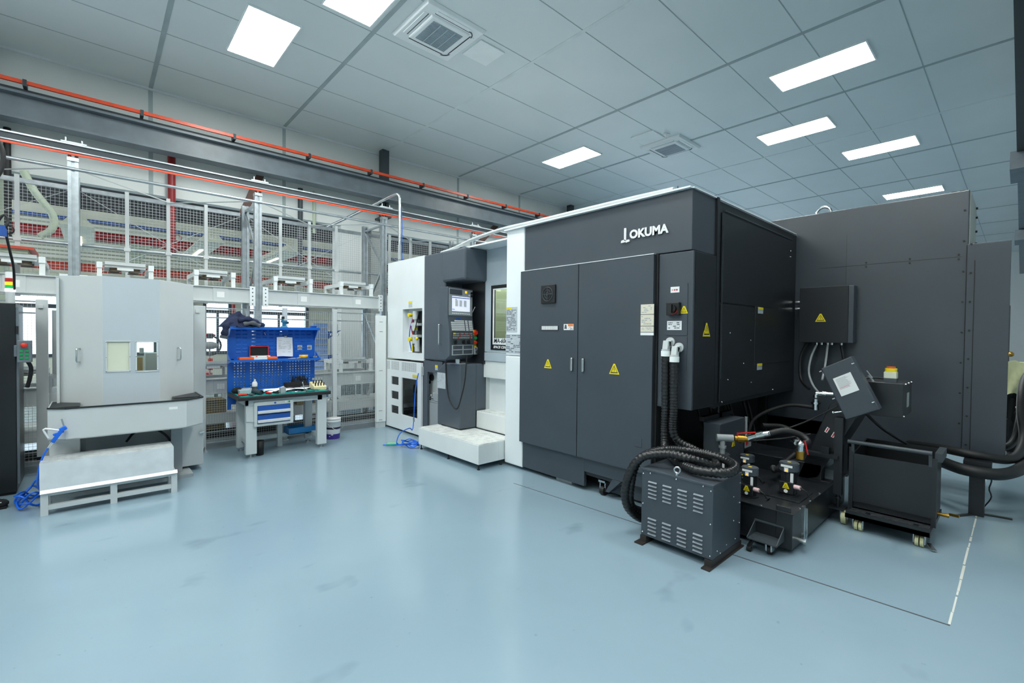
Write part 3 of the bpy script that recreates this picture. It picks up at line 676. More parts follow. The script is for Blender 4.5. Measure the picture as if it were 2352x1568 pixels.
# control pendant: a face plate turned toward the operator
Q = Matrix.Translation((3.43, 5.04, 0)) @ Matrix.Rotation(R(12), 4, 'Z')
def Lb(): m = MB(); m.m = Q; return m
cp = P('control_panel', Lb().prism([(0, 0, 2.20), (0, .0, 1.80), (0, -.035, 1.60), (0, -.035, 1.30), (0, .03, 1.24), (0, .16, 1.24), (0, .16, 2.20)], (.50, 0, 0)), 'hood_grey_paint', M, bevel=.006)
P('bezel', Lb().holed('y', -.006, .002, .02, .48, 1.83, 2.185, [(.075, .435, 1.885, 2.085)]), 'mid_grey', cp)
P('bezel', Lb().box(.03, .27, -.008, 0, 2.105, 2.175), 'dark_grey_paint', cp)
m = mat('screen_glow', '#c9cfe6', .3, var=.05, emit=.9)
P('screen', Lb().box(.07, .44, -.003, .0, 1.88, 2.09), 'screen_glow', cp)
def sq(x, z, w, h, d=.004, y=-.006): return Lb().box(x, x+w, y-d, y, z, z+h)
mb = Lb()
mb.box(.08, .43, -.005, -.003, 2.06, 2.07).box(.08, .13, -.005, -.003, 1.905, 1.912).box(.14, .17, -.005, -.003, 2.04, 2.047)
P('screen_text', mb, 'conduit_blue', cp)
mb = Lb()
for x in (.14, .22, .31): mb.box(x, x+.055, -.005, -.003, 1.95, 2.035)
P('screen_panel', mb, 'paper', cp)
mb = Lb()
for i in range(10): mb.box(.075+i*.037, .098+i*.037, -.014, -.006, 1.847, 1.862)
P('soft_keys', mb, 'label_white', cp)
# keyboard tier follows the forward slope between z 1.80 and 1.60
def slope(z): return -.035*(1.80-z)/.2 if z > 1.6 else -.035
mb = Lb()
for r_ in range(6):
    z = 1.765-r_*.024; y = slope(z)
    for c_ in range(18):
        if c_ in (11, 14): continue
        if r_ == 0 and c_ < 3: continue
        mb.box(.05+c_*.0235, .068+c_*.0235, y-.010, y+.002, z-.017, z)
P('keyboard', mb, 'label_white', cp)
mb = Lb()
for c_ in range(4): mb.box(.15+c_*.03, .17+c_*.03, -.012, 0, 1.775, 1.79)
P('function_keys', mb, 'blue_drawer', cp)
P('button_field', Lb().box(.045, .47, -.043, -.034, 1.445, 1.605), 'crane_dark', cp)
mb = Lb(); mr = Lb(); my = Lb()
rr = random.Random(9)
for r_ in range(3):
    for c_ in range(13):
        (mr if rr.random() < .12 else mb).box(.06+c_*.03, .078+c_*.03, -.05, -.042, 1.578-r_*.028, 1.594-r_*.028)
P('push_buttons', mb, 'mid_grey', cp); P('red_keys', mr, 'red_button', cp); P('mode_key', Lb().box(.06, .10, -.052, -.042, 1.577, 1.596), 'yellow', cp)
for x in (.10, .26, .36):
    kn = P('dial', Lb().cyl((x, -.042, 1.475), (x, -.062, 1.475), .027, 18).box(x-.004, x+.004, -.075, -.06, 1.452, 1.498), 'rubber', cp)
P('tool_pockets', Lb().holed('y', -.05, -.034, .045, .46, 1.30, 1.435, [(.055, .248, 1.31, 1.365), (.26, .45, 1.31, 1.365), (.055, .248, 1.378, 1.425), (.26, .45, 1.378, 1.425)]), 'mid_grey', cp)
e = P('emergency_stop', Lb().cyl((.515, -.03, 1.60), (.515, -.06, 1.60), .034, 18, .03), 'red_button', cp); P('stop_collar', Lb().box(.475, .505, -.035, -.02, 1.565, 1.635).box(.48, .545, -.034, -.02, 1.40, 1.64), 'yellow', cp)
P('start_button', Lb().cyl((.515, -.03, 1.525), (.515, -.055, 1.525), .022, 14), 'green_button', cp)
P('stop_button', Lb().cyl((.515, -.03, 1.465), (.515, -.055, 1.465), .022, 14), 'red_button', cp)
P('button_strip', Lb().box(.488, .545, -.034, .05, 1.42, 1.645), 'dark_grey_paint', cp)
g = P('grip_handle', Lb().tube(smooth_path([(.0, .11, 1.70), (-.05, .11, 1.70), (-.05, .11, 1.68), (-.05, .11, 1.46), (-.05, .11, 1.45), (0, .11, 1.45)], .01), .008, 8), 'chrome', cp)
P('pulse_unit', Lb().box(.49, .575, -.05, -.01, 1.295, 1.40), 'mid_grey', cp, bevel=.008); P('pulse_dial', Lb().cyl((.532, -.05, 1.335), (.532, -.065, 1.335), .026, 16).box(.50, .52, -.06, -.05, 1.37, 1.385), 'crane_dark', cp)
P('indicator', Lb().box(.33, .365, -.012, 0, 2.135, 2.165), 'lens_amber', cp); P('indicator', Lb().box(.40, .43, -.012, 0, 2.10, 2.125), 'label_white', cp)
P('key_switch', Lb().cyl((.46, 0, 2.145), (.46, -.025, 2.145), .016, 12).cyl((.46, 0, 2.105), (.46, -.025, 2.105), .016, 12), 'rubber', cp)
P('stylus', Lb().bar((.51, .03, 1.86), (.525, -.02, 1.96), .006), 'label_white', cp)

# rear cover and its flange
rc = P('cover_housing', MB().box(BX, 7.25, .363, 2.15, .43, 3.045), 'cover_black', M, bevel=.008)
P('cover_end_panel', box(6.38, 7.2, .356, .364, 2.52, 3.03), 'concrete_grey', rc)
P('cover_seam', MB().box(BX-.002, BX+.001, .40, 1.60, 2.395, 2.399).box(BX-.002, BX+.001, 1.35, 1.353, 2.0, 2.75), 'black_paint', rc)
fl = P('cover_flange', MB().box(BX-.012, BX+.02, .076, .372, .425, 2.513), 'cover_black', M, bevel=.004)
P('flange_seam', MB().box(BX-.016, BX-.010, .312, .318, .43, 2.35).box(BX-.016, BX-.01, .372, .376, .43, 2.5), 'deep_black', fl)
mb = MB()
for i in range(8): mb.cyl((BX-.02, .342, .55+i*.28), (BX-.008, .342, .55+i*.28), .009, 8).cyl((BX-.008, .395, .75+i*.3), (BX, .395, .75+i*.3), .009, 8)
for y in (1.17, .80, .43): mb.cyl((BX-.008, y, 2.42), (BX, y, 2.42), .009, 8).cyl((BX-.008, y, 2.375), (BX, y, 2.375), .009, 8)
for z in (2.55, 2.62, 2.75, 2.9, 3.0): mb.cyl((7.1, .34, z), (7.1, .36, z), .012, 8)
P('bolt_heads', mb, 'deep_black', rc)
P('lifting_ring', MB().torus((6.5, 1.62, 3.07), (1, 0, 0), .075, .016, 24, 8), 'steel', rc); P('cover_lug', box(6.46, 6.54, 1.3, 1.42, 3.045, 3.06), 'steel', rc)
P('bolt_heads', MB().box(6.4, 6.46, .40, .44, 3.045, 3.06).box(6.4, 6.46, .46, .50, 3.045, 3.06), 'deep_black', rc)
jb = P('junction_box', box(6.2, BX, 1.243, 1.765, 1.525, 2.165), 'dark_grey_paint', M, bevel=.006)
P('box_lid', box(6.185, 6.205, 1.29, 1.765, 1.525, 2.165), 'black_paint', jb, bevel=.004)
warn_tri(jb, 'x', 6.185, 1.55, 1.81, .09)
for z in (2.0, 1.92): P('cable_gland', MB().cyl((6.27, 1.765, z), (6.27, 1.83, z), .022, 10), 'steel', jb)
for y in (1.60, 1.55, 1.49, 1.45, 1.36): P('cable_gland', MB().cyl((6.25, y, 1.525), (6.25, y, 1.50), .016, 10), 'steel', jb)
P('grey_cable', MB().tube(smooth_path([(6.25, 1.60, 1.5), (6.24, 1.65, 1.35), (6.2, 1.66, 1.18), (6.05, 1.58, 1.05), (5.8, 1.45, .98)]), .012, 8).tube(smooth_path([(6.25, 1.49, 1.5), (6.22, 1.50, 1.3), (6.1, 1.50, 1.1)]), .012, 8), 'mid_grey', jb)
P('black_cable', MB().tube(smooth_path([(6.25, 1.68, 1.55), (6.25, 1.76, 1.35), (6.2, 1.74, 1.1), (6.0, 1.6, 1.0)]), .016, 8).tube(smooth_path([(6.25, 1.36, 1.5), (6.25, 1.33, 1.3), (6.3, 1.34, 1.0)]), .016, 8), 'rubber', jb)
# dark box added to fill the shaded gap under the rear cover
P('cover_gap_fill', MB().box(6.55, 7.2, .75, 2.2, 0, .45), 'black_paint', M)
# ------------------------------------------------------------------ white operator platform
t = T('operator_platform', 'white two-level operator step with a treaded top before the control console', 'step', (3.5, 4.85, 0))
b = P('platform_body', MB().box(3.297, 3.606, 4.195, 5.525, .066, .292).box(3.606, 3.69, 4.195, 4.99, .066, .292).box(3.69, 3.87, 4.20, 4.99, .066, .292), 'white_step', t, bevel=.004)
P('tread_plate', MB().box(3.30, 3.604, 4.198, 5.522, .292, .30).box(3.606, 3.86, 4.20, 4.99, .292, .298), 'tread_white', t)
P('raised_step', MB().box(3.885, 4.28, 4.20, 5.0, .30, .53), 'white_step', t, bevel=.01); P('tread_plate', box(3.90, 4.27, 4.21, 4.98, .53, .535), 'tread_white', t)
for x, y in ((3.32, 5.49), (3.32, 4.84), (3.32, 4.22), (3.66, 4.22)): P('foot', MB().cyl((x, y, 0), (x, y, .07), .008, 8).cyl((x, y, 0), (x, y, .012), .018, 10), 'black_paint', t)

# ------------------------------------------------------------------ louvred transformer box in front
CX0, CX1, CY0, CY1 = 3.13, 3.60, 1.39, 1.945
t = T('transformer_box', 'dark louvred steel box on feet with black hose coiled on its lid', 'electrical box', (3.36, 1.67, 0))
b = P('housing', MB().box(CX0, CX1, CY0, CY1, .055, .562), 'dark_grey_paint', t, bevel=.004)
P('lid', MB().box(CX0-.004, CX1+.004, CY0-.004, CY1+.004, .555, .575), 'dark_grey_paint', t, bevel=.004)
mb = MB()
for zt in (.485, .205):
    for k in range(4):
        y = 1.885-k*.119
        for j in range(5):
            z = zt-j*.029; mb.prism([(CX0, y, z), (CX0-.010, y, z-.009), (CX0, y, z-.009)], (0, -.070, 0))
P('louvres', mb, 'crane_grey', b)
mb = MB()
for y, z in ((1.93, .53), (1.93, .30), (1.93, .08), (1.405, .53), (1.405, .30), (1.405, .08), (1.87, .545), (1.66, .55), (1.46, .55)): mb.ball((CX0-.002, y, z), .007, 6)
for x, z in ((3.2, .1), (3.35, .1), (3.5, .1), (3.57, .2), (3.57, .35), (3.57, .5), (3.46, .42), (3.47, .24), (3.25, .07)): mb.ball((x, CY0-.002, z), .006, 6)
P('screw_heads', mb, 'steel', b)
P('base_rail', MB().box(CX0-.01, CX1+.02, CY0+.0, CY0+.05, .01, .055).box(CX0-.01, CX1+.02, CY1-.05, CY1, .01, .055).box(CX0-.06, CX1+.05, CY0-.01, CY0+.05, 0, .01).box(CX0-.06, CX1+.05, CY1-.05, CY1+.02, 0, .01), 'foot_dark', t)
P('eyebolt', MB().torus((3.15, 1.665, .612), (1, .15, 0), .022, .007, 18, 8).cyl((3.15, 1.665, .575), (3.15, 1.665, .59), .014, 10), 'steel', t)

def corrugated(pts, r, name='hose'):
    p = smooth_path(pts, .006); return MB().tube(p, r, 10, rf=lambda i: r*(1, 1, .84)[i % 3])
def elbow(y, z, par):
    f = P('elbow_fitting', MB().cyl((3.70, y, z+.035), (3.685, y, z+.035), .042, 20).bar((3.69, y, z+.03), (3.63, y, z+.02), .05).bar((3.64, y, z+.045), (3.625, y, z-.03), .05).cyl((3.62, y, z-.04), (3.62, y, z-.025), .036, 18), 'light_grey', par, bevel=.004)
    P('hose_nut', MB().cyl((3.62, y, z-.085), (3.62, y, z-.04), .040, 10), 'pale_panel', par)
h1 = T('corrugated_hose', 'longer black ribbed hose from the upper elbow, coiled over the louvred box', 'hose', (3.62, 2.03, .5))
elbow(2.035, 1.50, h1)
P('hose', corrugated([(3.62, 2.035, 1.42), (3.62, 2.03, 1.0), (3.615, 2.03, .72), (3.55, 1.98, .64), (3.36, 1.80, .625), (3.22, 1.56, .625), (3.28, 1.37, .635), (3.46, 1.38, .645), (3.58, 1.55, .655), (3.54, 1.78, .665), (3.36, 1.93, .67), (3.20, 2.02, .60), (3.16, 2.06, .42), (3.2, 2.08, .22), (3.36, 2.03, .14), (3.42, 1.93, .14)], .035), 'hose_black', h1)
h2 = T('corrugated_hose', 'black ribbed hose from the lower elbow, looping into the louvred box', 'hose', (3.62, 1.95, .5))
elbow(1.955, 1.455, h2)
P('hose', corrugated([(3.62, 1.955, 1.37), (3.62, 1.955, 1.0), (3.63, 1.95, .74), (3.68, 1.80, .65), (3.62, 1.62, .625), (3.46, 1.52, .61), (3.30, 1.62, .67), (3.24, 1.80, .69), (3.16, 1.98, .63), (3.12, 2.07, .44), (3.15, 2.09, .24), (3.30, 2.05, .10), (3.42, 1.93, .10)], .035), 'hose_black', h2)

# ------------------------------------------------------------------ coolant tank and pumps
t = T('coolant_tank', 'low black wheeled coolant tank carrying the pumps beside the louvred box', 'tank', (4.4, 1.4, 0))
P('tank_body', MB().box(3.76, 5.25, 1.09, 1.85, .035, .30).box(3.755, 3.765, 1.10, 1.2, .035, .345), 'black_paint', t, bevel=.005)
P('tank_lid', MB().box(3.74, 5.25, 1.075, 1.86, .30, .308).box(4.02, 4.36, 1.12, 1.40, .308, .318).box(4.8, 5.2, 1.10, 1.5, .308, .313), 'black_paint', t, bevel=.002)
P('corner_plate', MB().box(4.90, 4.91, 1.10, 1.50, .308, .40), 'crane_grey', t, bevel=.02)
P('level_gauge', MB().box(3.96, 4.0, 1.07, 1.09, .05, .31).box(4.005, 4.018, 1.062, 1.075, .06, .29), 'steel', t)
mb = MB()
for x, y in ((3.75, 1.66), (3.75, 1.46), (3.75, 1.3), (3.9, 1.085), (4.15, 1.085), (4.4, 1.085)): mb.cyl((x, y, .305), (x, y, .316), .009, 8)
P('lid_bolts', mb, 'steel', t)
P('drain_plug', MB().cyl((3.90, 1.09, .075), (3.90, 1.05, .075), .018, 8).cyl((3.90, 1.05, .075), (3.90, 1.035, .075), .026, 6), 'steel', t)
c = P('caster_bracket', MB().prism([(3.76, 1.345, .19), (3.755, 1.345, .19), (3.60, 1.345, .10), (3.60, 1.345, .09), (3.76, 1.345, .09)], (0, -.006, 0)).prism([(3.76, 1.145, .19), (3.755, 1.145, .19), (3.60, 1.145, .10), (3.60, 1.145, .09), (3.76, 1.145, .09)], (0, -.006, 0)).box(3.60, 3.76, 1.14, 1.345, .088, .095).box(3.745, 3.76, 1.14, 1.345, .185, .195), 'crane_dark', t)
P('caster_fork', MB().box(3.63, 3.71, 1.18, 1.19, .03, .09).box(3.63, 3.71, 1.215, 1.225, .03, .09).box(3.62, 3.72, 1.17, 1.235, .08, .088), 'steel', c)
P('caster_wheel', cyl((3.665, 1.19, .034), (3.665, 1.215, .034), .034, 18), 'rubber', c)
P('brake_pedal', MB().bar((3.64, 1.31, .09), (3.60, 1.33, .03), .02).cyl((3.6, 1.34, .02), (3.6, 1.31, .02), .018, 10), 'rubber', c)

def pump(x, y, z0, s, label):
    t = T('coolant_pump', label, 'pump', (x, y, z0), group='black coolant pumps on the tank')
    P('pump_base', MB().cyl((x, y, z0), (x, y, z0+.012), .078*s, 22).cyl((x, y, z0+.012), (x, y, z0+.09*s), .058*s, 22), 'black_paint', t)
    P('terminal_box', MB().box(x-.062*s-.01, x-.03, y-.052*s, y+.052*s, z0+.02*s, z0+.115*s), 'black_paint', t, bevel=.004)
    mb = MB().cyl((x, y, z0+.09*s), (x, y, z0+.20*s), .05*s, 22)
    for k in range(14):
        a = 2*pi*k/14; mb.bar((x+.05*s*cos(a), y+.05*s*sin(a), z0+.10*s), (x+.05*s*cos(a), y+.05*s*sin(a), z0+.20*s), .008, .014)
    P('motor_body', mb, 'black_paint', t)
    cp_ = P('motor_cap', MB().cyl((x, y, z0+.20*s), (x, y, z0+.26*s), .072*s, 24).cyl((x, y, z0+.26*s), (x, y, z0+.266*s), .066*s, 24), 'dark_grey_paint', t)
    P('cap_mark', box(x-.01, x+.01, y-.012, y+.012, z0+.266*s, z0+.268*s), 'yellow', cp_)
    xf = x-.062*s-.012
    warn_tri(t, 'x', xf, y, z0+.085*s, .036*s)
    P('round_label', cyl((xf-.001, y, z0+.042*s), (xf, y, z0+.042*s), .015*s, 16), 'label_white', t)
    xl = x-.074*s
    P('nameplate', MB().bar((xl, y+.04*s, z0+.245*s), (xl, y-.045*s, z0+.245*s), .002, .018*s), 'label_white', t)
    P('caution_label', MB().box(xl-.002, xl, y-.016*s, y+.014*s, z0+.198*s, z0+.232*s), 'label_white', t)
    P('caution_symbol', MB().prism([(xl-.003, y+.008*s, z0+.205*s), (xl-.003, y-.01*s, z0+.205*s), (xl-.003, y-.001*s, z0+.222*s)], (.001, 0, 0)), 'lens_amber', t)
    P('motor_label', MB().box(x-.058*s, x-.056*s, y-.048*s, y-.026*s, z0+.11*s, z0+.19*s), 'label_white', t)
    P('cable_plug', MB().cyl((x-.05*s, y-.052*s, z0+.085*s), (x-.055*s, y-.10*s, z0+.085*s), .018*s, 10), 'pink_plug', t)
    P('cable', MB().tube(smooth_path([(x-.055*s, y-.10*s, z0+.085*s), (x-.06*s, y-.14*s, z0+.07*s), (x-.03*s, y-.155*s, z0+.02), (x+.05, y-.15*s, z0+.006)]), .005, 6), 'rubber', t)
    return t
pump(4.17, 1.24, .318, .98, 'taller black coolant pump with warning stickers on the open tank corner')
pump(3.915, 1.445, .308, .88, 'shorter black coolant pump right behind the louvred box')
pump(4.32, 1.62, .308, .85, 'black coolant pump partly hidden behind, with a white cable')
pump(4.15, 1.77, .308, .9, 'black coolant pump under the grey tee pipe by the coiled hose')
t = T('pipe_valve', 'grey tee pipe with brass ball valve and red lever above the pumps', 'valve', (4.2, 1.7, .62))
P('tee_pipe', MB().cyl((4.10, 1.80, .69), (4.18, 1.69, .69), .032, 16).cyl((4.13, 1.76, .55), (4.13, 1.76, .69), .022, 14).cyl((4.13, 1.76, .60), (4.13, 1.76, .62), .034, 8), 'mid_grey', t)
P('ball_valve', MB().cyl((4.185, 1.68, .69), (4.25, 1.60, .69), .026, 10).cyl((4.20, 1.665, .69), (4.235, 1.62, .69), .034, 8), 'brass', t)
P('lever', MB().bar((4.205, 1.66, .735), (4.28, 1.54, .755), .02, .008).cyl((4.205, 1.66, .69), (4.205, 1.66, .74), .01), 'red', t)
P('hose_coupling', MB().cyl((4.25, 1.60, .69), (4.29, 1.55, .715), .028, 12).cyl((4.29, 1.55, .715), (4.33, 1.50, .735), .034, 8).cyl((4.33, 1.50, .735), (4.36, 1.46, .745), .028, 12), 'chrome', t)
P('rubber_hose', wire([(4.35, 1.47, .742), (4.45, 1.36, .775), (4.52, 1.25, .74), (4.50, 1.20, .70), (4.42, 1.21, .69)], .027, 10), 'rubber', t)
t = T('pipe_elbow', 'steel and brass elbow coupling with red tap above the tallest pump', 'valve', (4.28, 1.2, .62))
P('elbow', MB().cyl((4.42, 1.29, .70), (4.34, 1.215, .70), .024, 12).ball((4.335, 1.21, .70), .032, 10).cyl((4.335, 1.21, .70), (4.335, 1.21, .64), .026, 12).cyl((4.385, 1.255, .70), (4.365, 1.237, .70), .033, 8), 'chrome', t)
P('brass_coupling', MB().cyl((4.335, 1.21, .58), (4.335, 1.21, .645), .031, 10), 'brass', t); P('tap_handle', MB().bar((4.36, 1.185, .73), (4.37, 1.165, .62), .016, .01), 'red', t)
TH('suction_hose', 'thick black hose with grey end lying over the tank behind the pumps', 'hose', MB().tube(smooth_path([(4.95, 1.72, .70), (5.1, 1.55, .68), (5.0, 1.40, .55), (4.75, 1.45, .42), (4.5, 1.45, .40), (4.3, 1.40, .47)]), .026, 8), 'rubber')
TH('oil_line', 'thin black hose arching from the steel elbow down behind the tank', 'hose', MB().tube(smooth_path([(4.86, 1.24, .95), (4.9, 1.5, .93), (4.85, 1.75, .78), (4.8, 1.82, .55)]), .016, 8), 'rubber')
mb = MB().tube(smooth_path([(4.75, 1.05, 1.0), (4.72, 1.3, .82), (4.6, 1.6, .66), (4.55, 1.78, .58)]), .008, 6).tube(smooth_path([(4.76, 1.25, .72), (4.7, 1.5, .64), (4.6, 1.8, .58)]), .008, 6)
TH('cable_pair', 'two thin black cables drooping along the conveyor incline', 'cable', mb, 'rubber')
t = T('hydraulic_fitting', 'bright steel pipe elbow fitting beside the conveyor neck', 'fitting', (4.9, 1.24, .95))
P('elbow', MB().cyl((4.86, 1.24, .93), (4.86, 1.24, 1.03), .026, 12).cyl((4.86, 1.24, .985), (4.86, 1.24, 1.0), .04, 8).cyl((4.86, 1.24, 1.07), (4.86, 1.24, 1.04), .022, 12).cyl((4.86, 1.24, 1.08), (4.86, 1.10, 1.085), .016, 10).cyl((4.86, 1.19, 1.08), (4.86, 1.16, 1.08), .024, 8), 'chrome', t)
P('banjo_ring', MB().torus((4.85, 1.075, 1.085), (1, .2, .2), .022, .008, 16, 6), 'chrome', t)
# small standing control cabinet behind the tank
t = T('control_box', 'small dark control box with yellow triangle at the foot of the machine', 'electrical box', (4.3, 1.85, .25))
P('housing', MB().box(4.16, 4.72, 1.80, 1.95, .35, .80).box(4.2, 4.7, 1.85, 1.95, .0, .35), 'dark_grey_paint', t, bevel=.006)
warn_tri(t, 'y', 1.80, 4.46, .585, .055); P('corner_post', MB().cyl((4.75, 1.80, .55), (4.75, 1.80, .80), .014, 8), 'mid_grey', t)
q = P('caution_label', box(4.70, 4.85, 1.785, 1.79, .50, .62), 'mid_grey', t); P('label_band', MB().box(4.71, 4.79, 1.782, 1.786, .58, .61).box(4.71, 4.77, 1.782, 1.786, .53, .56), 'label_red', q)

# ------------------------------------------------------------------ chip conveyor
t = T('chip_conveyor', 'black inclined chip conveyor with a tilted discharge head and paper label', 'conveyor', (5.0, 1.1, 0))
P('incline', MB().prism([(4.80, 1.37, .27), (4.80, 1.20, .33), (4.80, .93, .90), (4.80, .95, 1.12), (4.80, 1.12, 1.0)], (.45, 0, 0)).box(4.8, 5.25, 1.17, 2.2, .20, .45), 'black_paint', t, bevel=.006)
hd = P('discharge_head', MB().prism([(4.72, 1.172, 1.315), (4.72, .958, 1.432), (4.72, .757, 1.01), (4.72, .985, .892)], (.11, 0, 0)), 'dark_grey_paint', t, bevel=.008)
# paper label on the head, following its tilt
d1_ = V((0, .958-1.172, 1.432-1.315)).normalized(); d2_ = V((0, .985-1.172, .892-1.315)).normalized(); o_ = V((4.717, 1.172, 1.315))
def hp(a, b, d=0): return o_+d1_*a+d2_*b+V((-d, 0, 0))
lab = P('instruction_label', MB().prism([hp(.05, .115), hp(.19, .115), hp(.19, .275), hp(.05, .275)], (-.002, 0, 0)), 'label_white', hd, label='white instruction sheet with lines of print')
mb = MB(); mr = MB()
for i in range(10):
    b_ = .132+i*.0095; tgt = mr if i in (8,) else mb
    tgt.quad(hp(.065, b_, .003), hp(.065+random.uniform(.06, .11), b_, .003), hp(.065+.08, b_+.003, .003), hp(.065, b_+.003, .003))
P('printing', mb, 'mid_grey', lab); P('printing', mr, 'label_red', lab)
mb = MB()
for a, b in ((.225, .06), (.23, .40), (-.0, .27), (-.0, .02)):
    p = hp(a, b); mb.cyl(p, p+d1_*(.02 if a > .1 else -.02), .007, 8)
P('clamp_bolts', mb, 'steel', hd)
P('eye_bolt', MB().cyl((4.76, 1.0, .96), (4.74, 1.07, .94), .008, 8).ball((4.74, 1.08, .94), .014, 8), 'steel', hd)
P('head_switch', MB().bar((4.9, .87, 1.27), (4.9, .83, 1.22), .014).bar((4.9, .88, 1.31), (4.9, .84, 1.25), .008), 'steel', hd)
gm = P('drive_box', MB().box(4.96, 5.40, .645, .97, .925, 1.212), 'black_paint', t, bevel=.004)
P('box_vent', box(5.15, 5.24, .641, .646, 1.0, 1.12), 'mid_grey', gm); mb = MB()
for x, y, z in ((5.0, .64, .935), (5.05, .64, 1.2), (5.2, .64, 1.2), (5.35, .64, 1.2)): mb.cyl((x, .645, z), (x, .637, z), .009, 8)
P('screw_heads', mb, 'steel', gm)
es = P('stop_station', MB().box(5.02, 5.10, .70, .785, 1.245, 1.30), 'far_cream', gm, bevel=.004)
P('station_base', box(5.02, 5.10, .70, .785, 1.21, 1.245), 'dark_grey_paint', es); P('guard_ring', MB().cyl((5.06, .742, 1.30), (5.06, .742, 1.33), .042, 18), 'yellow', es); P('stop_button', MB().cyl((5.06, .742, 1.33), (5.06, .742, 1.345), .03, 16), 'lens_orange', es)
P('station_cable', wire([(5.03, .78, 1.24), (5.0, .85, 1.245), (4.97, .92, 1.23), (4.95, .95, 1.2)], .008, 6), 'rubber', gm)
for dy, dz in ((0, 0), (-.049, -.036)):
    ar = P('arrow_label', MB().prism([V((4.797, 1.154+dy, .755+dz)), V((4.797, 1.135+dy, .745+dz)), V((4.797, 1.114+dy, .786+dz)), V((4.797, 1.133+dy, .80+dz))][::-1], (-.002, 0, 0)), 'label_white', t)
    P('arrow', MB().prism([V((4.794, 1.146+dy, .757+dz)), V((4.794, 1.138+dy, .753+dz)), V((4.794, 1.121+dy, .787+dz)), V((4.794, 1.129+dy, .793+dz))], (-.001, 0, 0)), 'label_red', ar)
lg = P('support_leg', MB().box(4.73, 4.79, 1.005, 1.065, .24, .90).cyl((4.76, 1.035, .12), (4.76, 1.035, .27), .012, 8).cyl((4.76, 1.035, .20), (4.76, 1.035, .215), .024, 6).box(4.70, 4.82, .98, 1.09, .118, .128), 'black_paint', t)
P('caster_fork', MB().box(4.72, 4.80, .955, .961, .05, .12).box(4.72, 4.80, 1.004, 1.01, .05, .12), 'steel', lg); P('caster_wheel', cyl((4.75, .965, .058), (4.75, 1.0, .058), .058, 22), 'cream_wheel', lg)
P('cross_beam', MB().box(4.7, 4.78, 1.03, 1.36, .545, .575).box(4.72, 4.76, 1.1, 1.16, .575, .63), 'black_paint', t)
P('drive_cable', wire([(5.0, .90, .93), (5.1, .8, .80), (5.3, .66, .66), (5.6, .5, .5)], .012, 6), 'rubber', t)
# ------------------------------------------------------------------ chip cart
t = T('chip_cart', 'black wheeled chip cart with push bar under the conveyor head', 'cart', (4.95, .68, 0))
mb = MB().prism([(4.79, .945, .20), (4.79, .945, .605), (5.30, .945, .66), (5.30, .945, .16), (4.9, .945, .12)], (0, -.01, 0)).prism([(4.79, .44, .20), (4.79, .44, .605), (5.30, .44, .66), (5.30, .44, .16), (4.9, .44, .12)], (0, -.01, 0))
mb.box(4.785, 4.795, .435, .945, .20, .605).box(5.29, 5.30, .435, .945, .16, .66).box(4.8, 5.3, .435, .945, .15, .20)
P('hopper', mb, 'black_paint', t)
P('chip_heap', MB().box(4.80, 5.29, .445, .94, .42, .47), 'rubber', t)
P('hopper_lip', MB().box(5.0, 5.32, .40, .445, .60, .67), 'crane_dark', t)
P('frame', MB().box(4.62, 5.35, .425, .955, .10, .135).bar((4.79, .425, .135), (4.79, .425, .66), .03).bar((4.79, .95, .135), (4.79, .95, .66), .03), 'black_paint', t)
P('tray', MB().box(4.64, 4.79, .44, .94, .135, .142), 'tread_black', t); P('tray_lip', MB().box(4.62, 4.635, .43, .95, .10, .16).box(4.70, 4.715, .80, .83, .14, .155).box(4.70, 4.715, .5, .53, .14, .155), 'black_paint', t)
P('push_bar', MB().cyl((4.77, .975, .705), (4.77, .44, .705), .017, 12).bar((4.77, .94, .70), (4.79, .94, .60), .02).bar((4.77, .45, .70), (4.79, .45, .60), .02), 'crane_dark', t)
for x, y in ((4.68, .87), (4.68, .49), (5.25, .87), (5.25, .49)):
    c = P('caster', MB().box(x-.04, x+.04, y-.036, y+.036, .096, .104).box(x-.035, x+.035, y-.036, y-.03, .03, .098).box(x-.035, x+.035, y+.03, y+.036, .03, .098), 'steel', t)
    P('wheel', MB().cyl((x, y-.026, .042), (x, y-.004, .042), .042, 20).cyl((x, y+.004, .042), (x, y+.026, .042), .042, 20), 'cream_wheel', c)
P('brake_pedal', MB().bar((4.70, .44, .03), (4.62, .40, .012), .03, .008), 'steel', t)
P('drain_valve', MB().cyl((5.1, .43, .16), (5.1, .36, .16), .014, 10).bar((5.1, .36, .175), (5.08, .30, .18), .012, .02), 'brass', t)
# ------------------------------------------------------------------ cables, stand and covered machine at the far right
t = T('cable_stand', 'black steel stand post carrying thick hoses beside the rear cover', 'stand', (5.9, .25, 0))
P('post', MB().box(5.86, 5.98, .19, .29, 0, .40).box(5.84, 6.0, .15, .33, .40, .49), 'black_paint', t)
P('foot_plate', MB().bar((5.7, .36, .006), (5.95, .22, .006), .03, .012).bar((5.95, .22, .006), (5.98, .02, .006), .03, .012), 'black_paint', t)
P('chain', wire([(5.9, .16, .42), (5.9, .15, .33), (5.92, .165, .25), (5.95, .15, .17), (6.0, .2, .05)], .006, 5), 'black_paint', t)
def hose(pts, r, lab): return TH('power_hose', lab, 'hose', MB().tube(smooth_path(pts, .04), r, 10), 'rubber', group='thick black hoses looping round the stand')
hose([(6.5, .9, .40), (6.0, .55, .43), (5.75, .30, .42), (5.9, .05, .42), (6.5, -.10, .50), (6.9, -.08, .75), (7.2, -.08, 1.0), (7.8, -.15, 1.12), (8.4, -.22, .95), (8.9, -.25, .6)], .05, 'thick black hose looping lowest round the dark stand post')
